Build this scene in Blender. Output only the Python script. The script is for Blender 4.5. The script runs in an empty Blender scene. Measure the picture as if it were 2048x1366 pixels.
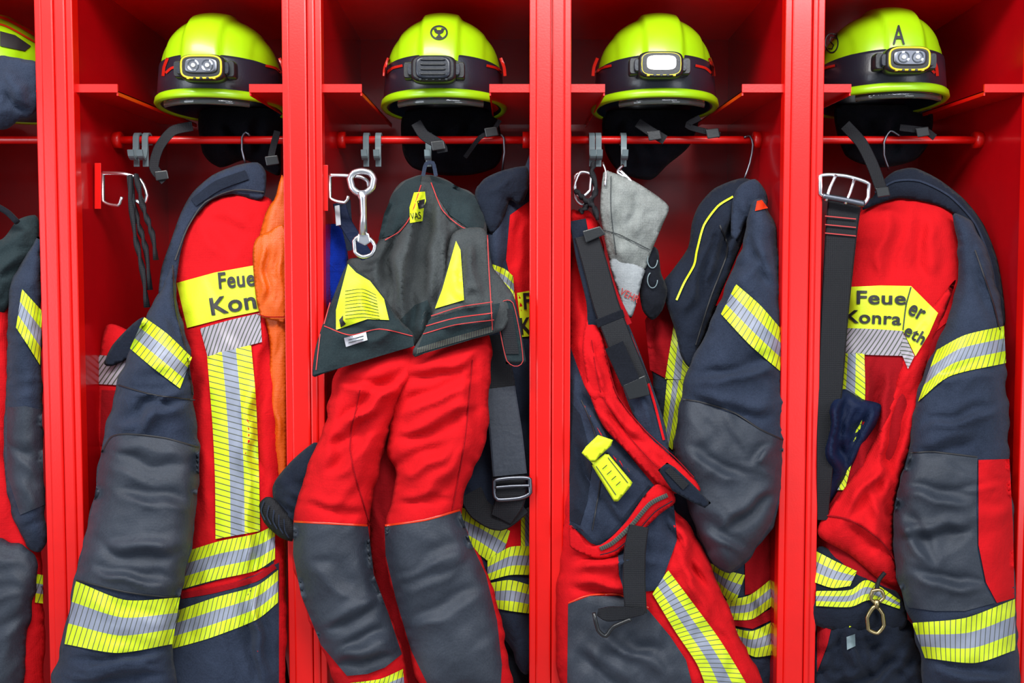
import bpy,bmesh,math,random
import numpy as np
from mathutils import Vector,Matrix,noise
from mathutils.geometry import delaunay_2d_cdt
from mathutils.bvhtree import BVHTree
random.seed(3)
F=1820.0; CAM=Vector((0,-1.82,1.45)); TH=math.radians(2.7)
FW=Vector((0,math.cos(TH),-math.sin(TH))); UP=Vector((0,math.sin(TH),math.cos(TH))); RT=Vector((1,0,0))
scene=bpy.context.scene; COL=scene.collection
def DIR(px,py): return RT*((px-1024)/F)+UP*((683-py)/F)+FW
def P(px,py,y):
    d=DIR(px,py); return CAM+d*((y-CAM.y)/d.y)
def YS(ys,px,py):
    if callable(ys): return ys(px,py)
    if isinstance(ys,(int,float)): return ys
    return float(np.interp(py,[a for a,_ in ys],[b for _,b in ys]))
# ---------- materials
def newmat(n):
    m=bpy.data.materials.new(n); m.use_nodes=True; nt=m.node_tree; b=nt.nodes['Principled BSDF']; return m,nt,b
def L(nt,a,b): nt.links.new(a,b)
def mth(nt,op,a,b=None):
    n=nt.nodes.new('ShaderNodeMath'); n.operation=op
    for i,v in enumerate((a,b)):
        if v is None: continue
        if isinstance(v,(int,float)): n.inputs[i].default_value=v
        else: L(nt,v,n.inputs[i])
    return n.outputs[0]
def fabric(n,c,rough=.92,weave=420,bump=.5,var=.25,vs=9,c2=None,sheen=.04,coarse=.7,wr=.45,spec=.15):
    m,nt,b=newmat(n)
    tc=nt.nodes.new('ShaderNodeTexCoord')
    nz=nt.nodes.new('ShaderNodeTexNoise'); nz.inputs['Scale'].default_value=vs; nz.inputs['Detail'].default_value=8; nz.inputs['Roughness'].default_value=.6
    L(nt,tc.outputs['Object'],nz.inputs['Vector'])
    cr=nt.nodes.new('ShaderNodeValToRGB'); cr.color_ramp.elements[0].position=.3; cr.color_ramp.elements[1].position=.72
    lo=[v*(1-var) for v in c]; hi=[min(1,v*(1+var)) for v in c] if c2 is None else c2
    cr.color_ramp.elements[0].color=(*lo,1); cr.color_ramp.elements[1].color=(*hi,1)
    # fine woven speckle mixed into the colour lookup
    n5=nt.nodes.new('ShaderNodeTexNoise'); n5.inputs['Scale'].default_value=420; n5.inputs['Detail'].default_value=2
    L(nt,tc.outputs['Object'],n5.inputs['Vector'])
    mixf=mth(nt,'ADD',mth(nt,'MULTIPLY',nz.outputs['Fac'],.62),mth(nt,'MULTIPLY',n5.outputs['Fac'],.38))
    L(nt,mixf,cr.inputs['Fac']); L(nt,cr.outputs['Color'],b.inputs['Base Color'])
    w1=nt.nodes.new('ShaderNodeTexWave'); w1.inputs['Scale'].default_value=weave/6.28*2; w1.bands_direction='X'
    w2=nt.nodes.new('ShaderNodeTexWave'); w2.inputs['Scale'].default_value=weave/6.28*2; w2.bands_direction='Z'
    L(nt,tc.outputs['Object'],w1.inputs['Vector']); L(nt,tc.outputs['Object'],w2.inputs['Vector'])
    s=mth(nt,'ADD',w1.outputs['Fac'],w2.outputs['Fac'])
    n2=nt.nodes.new('ShaderNodeTexNoise'); n2.inputs['Scale'].default_value=150; n2.inputs['Detail'].default_value=5
    L(nt,tc.outputs['Object'],n2.inputs['Vector'])
    n3=nt.nodes.new('ShaderNodeTexNoise'); n3.inputs['Scale'].default_value=20; n3.inputs['Detail'].default_value=3; n3.inputs['Distortion'].default_value=.4
    L(nt,tc.outputs['Object'],n3.inputs['Vector'])
    rg=mth(nt,'ABSOLUTE',mth(nt,'SUBTRACT',n3.outputs['Fac'],.5))
    s2=mth(nt,'ADD',mth(nt,'MULTIPLY',s,.2),mth(nt,'MULTIPLY',n2.outputs['Fac'],coarse))
    s2=mth(nt,'ADD',s2,mth(nt,'MULTIPLY',rg,-16*wr))
    bp=nt.nodes.new('ShaderNodeBump'); bp.inputs['Strength'].default_value=bump; bp.inputs['Distance'].default_value=.002
    L(nt,s2,bp.inputs['Height']); L(nt,bp.outputs['Normal'],b.inputs['Normal'])
    b.inputs['Roughness'].default_value=rough
    b.inputs['Sheen Weight'].default_value=sheen; b.inputs['Sheen Roughness'].default_value=.5
    b.inputs['Specular IOR Level'].default_value=spec
    return m
def solid(n,c,rough=.4,metal=0,coat=0,noise_b=0,emis=0,trans=0):
    m,nt,b=newmat(n)
    tc=nt.nodes.new('ShaderNodeTexCoord'); nz=nt.nodes.new('ShaderNodeTexNoise'); nz.inputs['Scale'].default_value=30; nz.inputs['Detail'].default_value=4
    L(nt,tc.outputs['Object'],nz.inputs['Vector'])
    mx=nt.nodes.new('ShaderNodeMix'); mx.data_type='RGBA'
    mx.inputs[6].default_value=(*[v*.9 for v in c],1); mx.inputs[7].default_value=(*[min(1,v*1.08) for v in c],1)
    L(nt,nz.outputs['Fac'],mx.inputs[0]); L(nt,mx.outputs[2],b.inputs['Base Color'])
    b.inputs['Roughness'].default_value=rough; b.inputs['Metallic'].default_value=metal; b.inputs['Coat Weight'].default_value=coat; b.inputs['Coat Roughness'].default_value=.12
    if noise_b:
        n2=nt.nodes.new('ShaderNodeTexNoise'); n2.inputs['Scale'].default_value=260; n2.inputs['Detail'].default_value=3
        L(nt,tc.outputs['Object'],n2.inputs['Vector'])
        bp=nt.nodes.new('ShaderNodeBump'); bp.inputs['Strength'].default_value=noise_b; bp.inputs['Distance'].default_value=.001
        L(nt,n2.outputs['Fac'],bp.inputs['Height']); L(nt,bp.outputs['Normal'],b.inputs['Normal'])
    if emis:
        b.inputs['Emission Color'].default_value=(*c,1); b.inputs['Emission Strength'].default_value=emis
    if trans: b.inputs['Transmission Weight'].default_value=trans
    return m
YEL=(.62,.78,.012); SIL=(.25,.28,.36)
def tape(n,bands,K=100,S=1.2,lw=.17):
    m,nt,b=newmat(n)
    tc=nt.nodes.new('ShaderNodeTexCoord'); sp=nt.nodes.new('ShaderNodeSeparateXYZ'); L(nt,tc.outputs['UV'],sp.inputs[0])
    cr=nt.nodes.new('ShaderNodeValToRGB'); cr.color_ramp.interpolation='CONSTANT'
    e=cr.color_ramp.elements
    while len(e)>1: e.remove(e[-1])
    e[0].position=0; e[0].color=(*bands[0][1],1)
    for p,c in bands[1:]:
        x=e.new(p); x.color=(*c,1)
    L(nt,sp.outputs[1],cr.inputs['Fac'])
    ph=mth(nt,'FRACT',mth(nt,'ADD',mth(nt,'MULTIPLY',sp.outputs[0],K),mth(nt,'MULTIPLY',sp.outputs[1],S)))
    ln=mth(nt,'LESS_THAN',ph,lw)
    nz=nt.nodes.new('ShaderNodeTexNoise'); nz.inputs['Scale'].default_value=25; nz.inputs['Detail'].default_value=6
    L(nt,tc.outputs['Object'],nz.inputs['Vector'])
    dirt=mth(nt,'ADD',mth(nt,'MULTIPLY',nz.outputs['Fac'],.6),.66)
    mx=nt.nodes.new('ShaderNodeMix'); mx.data_type='RGBA'; L(nt,ln,mx.inputs[0]); L(nt,cr.outputs['Color'],mx.inputs[6]); mx.inputs[7].default_value=(.06,.07,.05,1)
    m2=nt.nodes.new('ShaderNodeMix'); m2.data_type='RGBA'; m2.blend_type='MULTIPLY'; m2.inputs[0].default_value=1
    L(nt,mx.outputs[2],m2.inputs[6]); cc=nt.nodes.new('ShaderNodeCombineColor')
    for i in range(3): L(nt,dirt,cc.inputs[i])
    L(nt,cc.outputs[0],m2.inputs[7]); L(nt,m2.outputs[2],b.inputs['Base Color'])
    b.inputs['Roughness'].default_value=.5
    return m
M={}
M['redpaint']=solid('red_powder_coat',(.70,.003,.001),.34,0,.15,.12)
M['redshaded']=solid('red_paint_shaded',(.40,.001,.004),.24,0,.6,.1)  # the locker red darkened, interior shade put into the colour
M['navy']=fabric('navy_aramid',(.014,.021,.040),c2=(.032,.044,.076))
M['navyd']=fabric('dark_navy_fabric',(.006,.009,.018),c2=(.014,.020,.036))
M['red']=fabric('red_aramid',(.54,.005,.009),var=.16,sheen=0,wr=.25)
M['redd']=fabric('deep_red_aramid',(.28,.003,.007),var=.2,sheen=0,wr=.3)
M['patch']=fabric('coated_grey_leather',(.018,.025,.038),rough=.5,weave=900,bump=.4,c2=(.042,.052,.072),sheen=0,vs=6,wr=.35,spec=.35)
M['black']=fabric('black_webbing',(.006,.007,.010),rough=.6,weave=500,bump=.8,sheen=0,coarse=.02,wr=0,spec=.3)
M['blackf']=fabric('black_cloth',(.004,.005,.008),c2=(.009,.011,.018))
M['grey']=fabric('grey_green_lining',(.032,.040,.044),c2=(.068,.076,.078))
M['green']=fabric('dark_green_grey_fabric',(.010,.020,.025),c2=(.024,.038,.042))
M['orange']=fabric('orange_coated_fabric',(.60,.085,.002),rough=.42,var=.2,coarse=.3,sheen=0,wr=.2,spec=.4)
M['blue']=fabric('blue_terry',(.003,.03,.38),bump=.9,sheen=.1)
M['bluen']=fabric('dark_blue_cloth',(.004,.010,.036),rough=.6,sheen=0,bump=.4)
M['suede']=fabric('grey_suede',(.18,.20,.19),c2=(.30,.32,.31),bump=.8,vs=30,wr=.2)
M['cuffg']=fabric('light_grey_cuff',(.29,.32,.34),c2=(.37,.40,.42),bump=.6,vs=30,wr=.2)
M['white']=solid('white_label_print',(.50,.52,.57),.6)
M['pyel']=solid('yellow_patch_print',(.66,.80,.012),.55,0,0,.4)
M['ink']=solid('black_print_ink',(.010,.010,.012),.6)
M['redink']=solid('red_stitch_thread',(.45,.03,.03),.6)
M['shell']=solid('lime_helmet_paint',(.31,.58,.003),.34,0,.2,.04)
M['hblack']=solid('black_rubber_band',(.007,.011,.020),.34,0,.15,.2)
M['plast']=solid('black_plastic',(.010,.012,.014),.35,0,.1,.15)
M['gplast']=solid('grey_plastic',(.16,.22,.24),.45)
M['steel']=solid('chromed_steel',(.78,.80,.84),.28,1)
M['dsteel']=solid('dark_steel',(.16,.17,.20),.35,1)
M['brass']=solid('worn_brass',(.40,.32,.16),.3,1)
M['lyel']=solid('lamp_yellow_trim',(.62,.50,.01),.4)
M['lens']=solid('lamp_reflector',(.45,.48,.52),.12,1)
M['lit']=solid('lit_lamp_lens',(1,.98,.93),.3,emis=2.2)
M['led']=solid('led_emitter',(.8,.82,.75),.3,emis=.35)
M['visor']=solid('smoky_clear_visor',(.35,.38,.40),.04,trans=.92)
M['orred']=solid('red_orange_reflective_film',(.62,.035,.008),.3)
M['redfilm']=solid('dark_red_reflective_film',(.42,.012,.006),.3)
M['ysy']=tape('reflective_tape_triple',[(0,YEL),(.33,SIL),(.67,YEL)],K=98,S=1.6,lw=.15)
M['ysyv']=tape('reflective_tape_fine',[(0,YEL),(.34,SIL),(.66,YEL)],K=84,S=3.6,lw=.15)
M['sil']=tape('reflective_tape_silver',[(0,(.33,.30,.35))],K=110,S=4,lw=.3)
M['zip']=tape('zipper_teeth',[(0,(.03,.03,.032))],K=200,S=0,lw=.45)
M['floor']=solid('grey_floor_paint',(.25,.25,.26),.5,0,0,.4)
M['wall']=solid('white_wall_paint',(.6,.6,.58),.8,0,0,.4)
# ---------- object helpers
WLOC={}
def thing(name,label,cat,loc,group=None):
    e=bpy.data.objects.new(name,None); e.empty_display_size=.05; e.location=loc; COL.objects.link(e)
    e['label']=label; e['category']=cat
    if group: e['group']=group
    return e
def WL(o):
    if o.name in WLOC: return WLOC[o.name]
    return Vector(o.location)
def mk(name,verts,faces,mat,parent=None,uvs=None,smooth=True,label=None,kind=None):
    me=bpy.data.meshes.new(name); me.from_pydata([tuple(v) for v in verts],[],faces)
    me.materials.append(M[mat]); 
    if uvs is not None:
        ul=me.uv_layers.new(name='UVMap')
        for lp in me.loops: ul.data[lp.index].uv=uvs[lp.vertex_index]
    bm=bmesh.new(); bm.from_mesh(me); bmesh.ops.recalc_face_normals(bm,faces=bm.faces); bm.to_mesh(me); bm.free()
    for p in me.polygons: p.use_smooth=smooth
    o=bpy.data.objects.new(name,me); COL.objects.link(o)
    c=Vector((0,0,0))
    for v in me.vertices: c+=v.co
    if len(me.vertices): c/=len(me.vertices)
    me.transform(Matrix.Translation(-c)); o.location=c
    if parent:
        o.parent=parent
        o.matrix_parent_inverse=Matrix.Translation(-WL(parent))
    WLOC[o.name]=c
    if label: o['label']=label
    if kind: o['kind']=kind
    return o
def ps(o):
    c=WLOC[o.name]; vs=[v.co+c for v in o.data.vertices]
    return (BVHTree.FromPolygons(vs,[tuple(p.vertices) for p in o.data.polygons]),sum(v.y for v in vs)/len(vs))
def cr(poly,step,closed=True):
    n=len(poly); out=[]
    rng=range(n) if closed else range(n-1)
    for i in rng:
        if closed: p0,p1,p2,p3=[np.array(poly[(i+k)%n],float) for k in (-1,0,1,2)]
        else:
            p1=np.array(poly[i],float);p2=np.array(poly[i+1],float)
            p0=np.array(poly[i-1],float) if i>0 else 2*p1-p2
            p3=np.array(poly[i+2],float) if i+2<n else 2*p2-p1
        d=np.linalg.norm((p2-p1)[:2]); k=max(1,int(round(d/step)))
        for j in range(k):
            t=j/k
            a=.5*((2*p1)+(-p0+p2)*t+(2*p0-5*p1+4*p2-p3)*t*t+(-p0+3*p1-3*p2+p3)*t**3)
            lin=p1*(1-t)+p2*t
            out.append(tuple(a*.75+lin*.25))
    if not closed: out.append(tuple(np.array(poly[-1],float)))
    return out
def lin(poly,step,closed=True):
    n=len(poly); out=[]
    for i in range(n if closed else n-1):
        p1=np.array(poly[i],float);p2=np.array(poly[(i+1)%n],float)
        k=max(1,int(round(np.linalg.norm((p2-p1)[:2])/step)))
        for j in range(k): out.append(tuple(p1+(p2-p1)*j/k))
    if not closed: out.append(tuple(np.array(poly[-1],float)))
    return out
def segdist(pts,b):
    pts=np.array(pts,float); b=np.array(b,float); a=b; c=np.roll(b,-1,0); d=c-a; l=(d**2).sum(1)+1e-9
    res=np.full(len(pts),1e9)
    for s in range(0,len(pts),2000):
        q=pts[s:s+2000]; v=q[:,None,:]-a[None]; t=np.clip((v*d[None]).sum(2)/l,0,1)
        e=v-t[...,None]*d[None]; res[s:s+2000]=np.sqrt((e**2).sum(2)).min(1)
    return res
def inside(pts,b):
    x,y=np.array(pts,float).T; b=np.array(b,float); r=np.zeros(len(x),bool); j=len(b)-1
    for i in range(len(b)):
        xi,yi=b[i];xj,yj=b[j]
        if yi!=yj:
            c=((yi>y)!=(yj>y))&(x<(xj-xi)*(y-yi)/(yj-yi)+xi); r^=c
        j=i
    return r
def fill(poly,step,smooth,jit=0):
    b=cr(poly,step) if smooth else lin(poly,step)
    if jit: b=[(x+jit*noise.noise(Vector((x/28,y/28,1.5))),y+jit*noise.noise(Vector((x/28,y/28,9.5)))) for x,y in b]
    A=np.array(b); x0,y0=A.min(0); x1,y1=A.max(0)
    g=[]; r=0; y=y0
    while y<y1:
        xx=np.arange(x0+(r%2)*step/2,x1,step); g+= [(x,y) for x in xx]; y+=step*.87; r+=1
    g=np.array(g) if g else np.zeros((0,2))
    if len(g):
        g=g[inside(g,b)]
        if len(g): g=g[segdist(g,b)>.55*step]
    allp=[Vector(p) for p in b]+[Vector(p) for p in g]
    n=len(b); res=delaunay_2d_cdt(allp,[(i,(i+1)%n) for i in range(n)],[],1,1e-3)
    V=np.array([tuple(v) for v in res[0]]); Fc=[tuple(f) for f in res[2]]
    return b,V,Fc
def blob(name,poly,ys,b,mat,parent,R=60,back=.4,folds=(),na=.006,ns=(60,150),step=7,smooth=True,seed=1.0,label=None,auto=None):
    bd,V,Fc=fill(poly,step,smooth,5.5 if (smooth and R>=35) else 0)
    d=segdist(V,bd); bnd=d<.02*step
    t=np.clip(d/R,0,1); hn=np.sqrt(np.maximum(0,1-(1-t)**2)); hn[bnd]=0
    E=set()
    for f in Fc:
        for i in range(len(f)):
            a,c=f[i],f[(i+1)%len(f)]; E.add((min(a,c),max(a,c)))
    E=np.array(list(E)); n=len(V)
    deg=np.bincount(E[:,0],minlength=n)+np.bincount(E[:,1],minlength=n); deg=np.maximum(deg,1)
    w=.6*np.clip(t*1.2,0,1)
    for _ in range(40):
        s=np.bincount(E[:,0],hn[E[:,1]],n)+np.bincount(E[:,1],hn[E[:,0]],n)
        hn=np.where(bnd,0,hn*(1-w)+w*s/deg)
    ex=np.zeros(n)
    warp=np.array([(14*noise.noise(Vector((x/55,y/55,seed+3))),14*noise.noise(Vector((x/55,y/55,seed+33)))) for x,y in V])
    VW=V+warp
    def crease(x0,y0,x1,y1,am,wd):
        a=np.array((x0,y0),float); dd=np.array((x1-x0,y1-y0),float); ln=math.sqrt((dd**2).sum())
        v=VW-a; tt=(v@dd)/ln**2; nrm=np.array((dd[1],-dd[0]))/ln
        # gentle bow plus width that tapers toward the ends
        s=v@nrm+ (ln*.06)*np.sin(np.pi*np.clip(tt,0,1))
        al=np.clip((1-np.abs(tt-.5)*2+.2)/.8,0,1); al=al*al*(3-2*al)
        W=wd*(.55+.45*al)
        return am*al*(np.exp(-np.abs(s/W)**1.25)-.8*np.exp(-((s-1.7*W)/W)**2))
    for f in folds: ex+=1.3*crease(*f)
    if auto:
        cnt,ang,spr,am=auto; rg=random.Random(int(seed*100)+5); I=[i for i in range(n) if d[i]>12]
        for _ in range(cnt):
            c=V[rg.choice(I)]; an=math.radians(ang+rg.uniform(-spr,spr)); ln=rg.uniform(70,220); wd=rg.uniform(6,15)
            dd=np.array((math.cos(an),math.sin(an)))*ln; a=c-dd/2
            ex+=crease(a[0],a[1],a[0]+dd[0],a[1]+dd[1],am*rg.uniform(.4,1.1)*rg.choice((1,1,-1)),wd)
    front=[];uv=[]
    for i in range(n):
        x,y=V[i]
        wx=x+18*noise.noise(Vector((x/90,y/90,seed+7)))
        q=Vector((wx/ns[0],y/ns[1],seed*3.7))
        nn=noise.noise(q)+.35*noise.noise(q*2.3)+ .4*(.5-abs(noise.noise(Vector((wx/ns[0]*1.3+y/ns[1]*.9,y/ns[1]*1.6,seed)))*2))
        h=b*hn[i]+min(1,hn[i]*1.3)*(ex[i]+na*nn)
        front.append(P(x,y,YS(ys,x,y)-h)); uv.append((x/1000,y/1000))
    verts=list(front); mp={}
    for i in range(n):
        if bnd[i]: mp[i]=i
        else:
            mp[i]=len(verts); x,y=V[i]; verts.append(P(x,y,YS(ys,x,y)+b*back*hn[i]+.001)); uv.append((x/1000,y/1000))
    faces=list(Fc)+[tuple(mp[k] for k in reversed(f)) for f in Fc]
    o=mk(name,verts,faces,mat,parent,uv,label=label)
    bvh=BVHTree.FromPolygons(front,Fc)
    ym=float(np.mean([v.y for v in front])); return o,(bvh,ym)
def drape(sf,px,py,off):
    d=DIR(px,py).normalized(); best=None
    for bvh,ym in sf:
        h=bvh.ray_cast(CAM,d)
        if h[0] is not None and (best is None or h[3]<best[1]): best=(h[0],h[3])
    if best: return best[0]-d*off
    bb=None
    for bvh,ym in sf:
        q=P(px,py,ym); h=bvh.find_nearest(q)
        for _ in range(3):
            q=P(px,py,h[0].y); h=bvh.find_nearest(q)
        if bb is None or h[3]<bb[1]: bb=(q,h[3])
    return bb[0]-d*off
def patch(name,sf,poly,mat,parent,off=.003,step=6,smooth=False,label=None):
    bd,V,Fc=fill(poly,step,smooth)
    uv=[(x/1000,y/1000) for x,y in V]
    return mk(name,[drape(sf,x,y,off) for x,y in V],Fc,mat,parent,uv,label=label)
def strip(name,sf,A,B,mat,parent,off=.005,n=None,m=12,label=None):
    A=np.array(cr(A,5,False)); B=np.array(cr(B,5,False))
    k=n or max(4,int(max(len(A),len(B))))
    def rs(Q):
        s=np.r_[0,np.cumsum(np.linalg.norm(np.diff(Q,axis=0),axis=1))]; t=np.linspace(0,s[-1],k); return np.c_[np.interp(t,s,Q[:,0]),np.interp(t,s,Q[:,1])],s[-1]
    A,la=rs(A);B,lb=rs(B); Ln=(la+lb)/2000
    vs=[];uv=[]
    for i in range(k):
        for j in range(m+1):
            v=j/m; p=A[i]*(1-v)+B[i]*v; vs.append(drape(sf,p[0],p[1],off)); uv.append((Ln*i/(k-1),v*.998+.001))
    fs=[(i*(m+1)+j,i*(m+1)+j+1,(i+1)*(m+1)+j+1,(i+1)*(m+1)+j) for i in range(k-1) for j in range(m)]
    return mk(name,vs,fs,mat,parent,uv,label=label)
def seam(name,sf,pts,w,mat,parent,off=.004,label=None):
    C=np.array(cr(pts,6,False)); T=np.gradient(C,axis=0); T/=np.linalg.norm(T,axis=1)[:,None]+1e-9; N=np.c_[-T[:,1],T[:,0]]*w/2
    vs=[];uv=[]
    for i in range(len(C)):
        for s in (-1,0,1):
            p=C[i]+N[i]*s; vs.append(drape(sf,p[0],p[1],off+(.0012 if s==0 else 0))); uv.append((i*.006,(s+1)/2))
    fs=[(i*3+j,i*3+j+1,i*3+j+4,i*3+j+3) for i in range(len(C)-1) for j in range(2)]
    return mk(name,vs,fs,mat,parent,uv,label=label)
def ribbon(name,pts,w,mat,parent,th=.003,label=None,tilt=0):
    n=len(pts); W=w if isinstance(w,(list,tuple)) else [w]*n
    C=np.array(cr([(*p,ww) for p,ww in zip(pts,W)],7,False)); T=np.gradient(C[:,:2],axis=0); T/=np.linalg.norm(T,axis=1)[:,None]+1e-9; N=np.c_[-T[:,1],T[:,0]]
    vs=[];uv=[];u=0
    for i in range(len(C)):
        if i: u+=np.linalg.norm(C[i,:2]-C[i-1,:2])/1000
        for s,dy in ((-1,0),(-.9,-th*.5),(.9,-th*.5),(1,0),(.9,th*.5),(-.9,th*.5)):
            p=C[i,:2]+N[i]*s*C[i,3]/2; vs.append(P(p[0],p[1],C[i,2]+dy+tilt*s)); uv.append((u,(s+1)/2))
    fs=[(i*6+j,i*6+(j+1)%6,(i+1)*6+(j+1)%6,(i+1)*6+j) for i in range(len(C)-1) for j in range(6)]
    fs+=[tuple(range(6)),tuple(range((len(C)-1)*6,len(C)*6))]
    return mk(name,vs,fs,mat,parent,uv,smooth=False,label=label)
def tube3(name,pts,r,mat,parent,closed=False,ns=10,label=None,rs=None,step=.004,twist=0):
    C=np.array(cr([tuple(p) for p in pts],step,closed)) if len(pts)>2 else np.array(lin([tuple(p) for p in pts],step*2,False))
    n=len(C); T=(np.roll(C,-1,0)-np.roll(C,1,0)) if closed else np.gradient(C,axis=0)
    vs=[];prev=None
    for i in range(n):
        t=Vector(T[i]).normalized()
        if prev is None:
            a=Vector((0,1,0)) if abs(t.y)<.9 else Vector((1,0,0)); prev=(a-t*a.dot(t)).normalized()
        else:
            prev=(prev-t*prev.dot(t)).normalized()
        b=t.cross(prev); rr=r if rs is None else float(np.interp(i/(n-1),np.linspace(0,1,len(rs)),rs))
        for k in range(ns):
            an=2*math.pi*k/ns
            q=rr*(1+(.38*math.cos(2*(an-i*twist)) if twist else 0))
            vs.append(Vector(C[i])+prev*math.cos(an)*q+b*math.sin(an)*q)
    fs=[(i*ns+k,i*ns+(k+1)%ns,((i+1)%n)*ns+(k+1)%ns,((i+1)%n)*ns+k) for i in range(n if closed else n-1) for k in range(ns)]
    if not closed: fs+=[tuple(range(ns)),tuple(range((n-1)*ns,n*ns))]
    return mk(name,vs,fs,mat,parent,label=label)
def tube(name,pts,r,mat,parent,closed=False,label=None,**k):
    return tube3(name,[P(*p) for p in pts],r,mat,parent,closed,label=label,**k)
def plate(name,poly,y,th,mat,parent,smooth=False,label=None,bev=.001):
    pts=cr(poly,6) if smooth else [tuple(p) for p in poly]
    n=len(pts); A=[P(x,yy,YS(y,x,yy)) for x,yy in pts]; B=[P(x,yy,YS(y,x,yy)+th) for x,yy in pts]
    fs=[tuple(range(n)),tuple(range(2*n-1,n-1,-1))]+[(i,(i+1)%n,n+(i+1)%n,n+i) for i in range(n)]
    o=mk(name,A+B,fs,mat,parent,smooth=False,label=label)
    if bev:
        m=o.modifiers.new('bevel','BEVEL'); m.width=bev; m.segments=2; m.limit_method='ANGLE'
    return o
def box(name,x0,x1,y0,y1,z0,z1,mat,parent,bev=.002,label=None,kind=None):
    vs=[(x,y,z) for x in (x0,x1) for y in (y0,y1) for z in (z0,z1)]
    fs=[(0,1,3,2),(4,6,7,5),(0,4,5,1),(2,3,7,6),(0,2,6,4),(1,5,7,3)]
    o=mk(name,vs,fs,mat,parent,smooth=False,label=label,kind=kind)
    if bev:
        m=o.modifiers.new('bevel','BEVEL'); m.width=bev; m.segments=2
    return o
def text(sf,s,p0,p1,cap,parent,mat='ink',off=.003,bold=.024,name='lettering'):
    cu=bpy.data.curves.new('t','FONT'); cu.body=s; cu.offset=bold; cu.resolution_u=4; cu.space_character=1.06
    ob=bpy.data.objects.new('t',cu); COL.objects.link(ob); dg=bpy.context.evaluated_depsgraph_get()
    me=bpy.data.meshes.new_from_object(ob.evaluated_get(dg)); bpy.data.objects.remove(ob); bpy.data.curves.remove(cu)
    bm=bmesh.new(); bm.from_mesh(me); bmesh.ops.remove_doubles(bm,verts=bm.verts,dist=1e-5)
    for _ in range(3):
        bmesh.ops.triangulate(bm,faces=bm.faces)
        es=[e for e in bm.edges if e.calc_length()>.16]
        if es: bmesh.ops.subdivide_edges(bm,edges=es,cuts=1)
    bmesh.ops.triangulate(bm,faces=bm.faces)
    xs=[v.co.x for v in bm.verts]; x0,x1=min(xs),max(xs); ys=max(v.co.y for v in bm.verts)
    a=np.array(p0,float); u=np.array(p1,float)-a; ln=np.linalg.norm(u); nrm=np.array((u[1],-u[0]))/ln*cap
    bm.verts.index_update(); vs=[]
    for v in bm.verts:
        p=a+u*(v.co.x-x0)/(x1-x0)+nrm*v.co.y/ys; vs.append(drape(sf,p[0],p[1],off))
    fs=[tuple(v.index for v in f.verts) for f in bm.faces]; bm.free(); bpy.data.meshes.remove(me)
    return mk(name,vs,fs,mat,parent,smooth=False)
# ---------- structure
box('floor',-3,3,-4,.75,-.05,0,'floor',None,0,kind='structure')
box('wall_back',-3,3,.62,.7,0,3,'wall',None,0,kind='structure')
# ---------- lockers
def XM(px): return P(px,683,0).x
posts=[(-405,-325,-365),(83,158,122),(570,648,620),(1059,1141,1103),(1563,1641,1616),(2046,2125,2090)]
ledges=[(-1.26,-.99),(-.785,-.523),(-.299,-.045),(.185,.458),(.675,.94)]
rodz=P(700,280,.19).z; LZ=P(700,181,.01).z; TILT=.022
for i in range(5):
    a,bq=posts[i],posts[i+1]
    xl,xr=XM(a[1]),XM(bq[0]); sl,sr=XM(a[2]),XM(bq[2])
    lk=thing('locker','open red steel fire station locker with shelf ledges and hanging rod','locker',((xl+xr)/2,.25,0),'row of open red steel lockers')
    box('side_panel',xl-.012,xl-.004,.02,.50,.08,2.14,'redshaded',lk,0)
    box('side_panel',xr+.004,xr+.012,.02,.50,.08,2.14,'redshaded',lk,0)
    box('back_panel',xl-.012,xr+.012,.50,.508,.08,2.14,'redshaded',lk,0)
    box('top_panel',xl-.012,xr+.012,.0,.508,2.10,2.12,'redpaint',lk,0)
    box('bottom_panel',xl-.012,xr+.012,.0,.508,.06,.08,'redpaint',lk,0)
    box('plinth',xl-.012,xr+.012,.03,.48,0,.06,'hblack',lk,0)
    box('stile',sl+.0006,xl-.013,-.002,.03,.06,2.16,'redpaint',lk,.0035)
    box('stile',xr+.013,sr-.0006,-.002,.03,.06,2.16,'redpaint',lk,.0035)
    box('stile_return',xl-.0135,xl,.0015,.028,.06,2.16,'redpaint',lk,.002)
    box('stile_return',xr,xr+.0135,.0015,.028,.06,2.16,'redpaint',lk,.002)
    li,ri=ledges[i]
    for (x0,x1,inner) in ((xl-.004,li,1),(ri,xr+.004,0)):
        xi=x1 if inner else x0; s=-1 if inner else 1
        vs=[];fs=[]
        def bx(ax,bx_,ay,by,az,bz):
            k=len(vs); vs.extend([(x,y,z+(TILT if y>.1 else 0)) for x in (ax,bx_) for y in (ay,by) for z in (az,bz)])
            fs.extend([tuple(k+t for t in f) for f in ((0,1,3,2),(4,6,7,5),(0,4,5,1),(2,3,7,6),(0,2,6,4),(1,5,7,3))])
        bx(x0,x1,.015,.47,LZ-.002,LZ); bx(x0,x1,.012,.0165,LZ-.003,LZ+.013)
        bx(min(xi,xi+s*.003),max(xi,xi+s*.003),.015,.47,LZ-.009,LZ)
        mk('shelf_ledge',vs,fs,'redpaint',lk,smooth=False)
    tube3('hanging_rod',[(xl-.004,.19,rodz),((xl+xr)/2,.19,rodz),(xr+.004,.19,rodz)],.0085,'redpaint',lk,ns=12,step=.05)
    for x0,x1 in ((xl-.004,xl+.012),(xr-.012,xr+.004)):
        tube3('rod_flange',[(x0,.19,rodz),(x1,.19,rodz)],.018,'redpaint',lk,ns=20)
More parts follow.
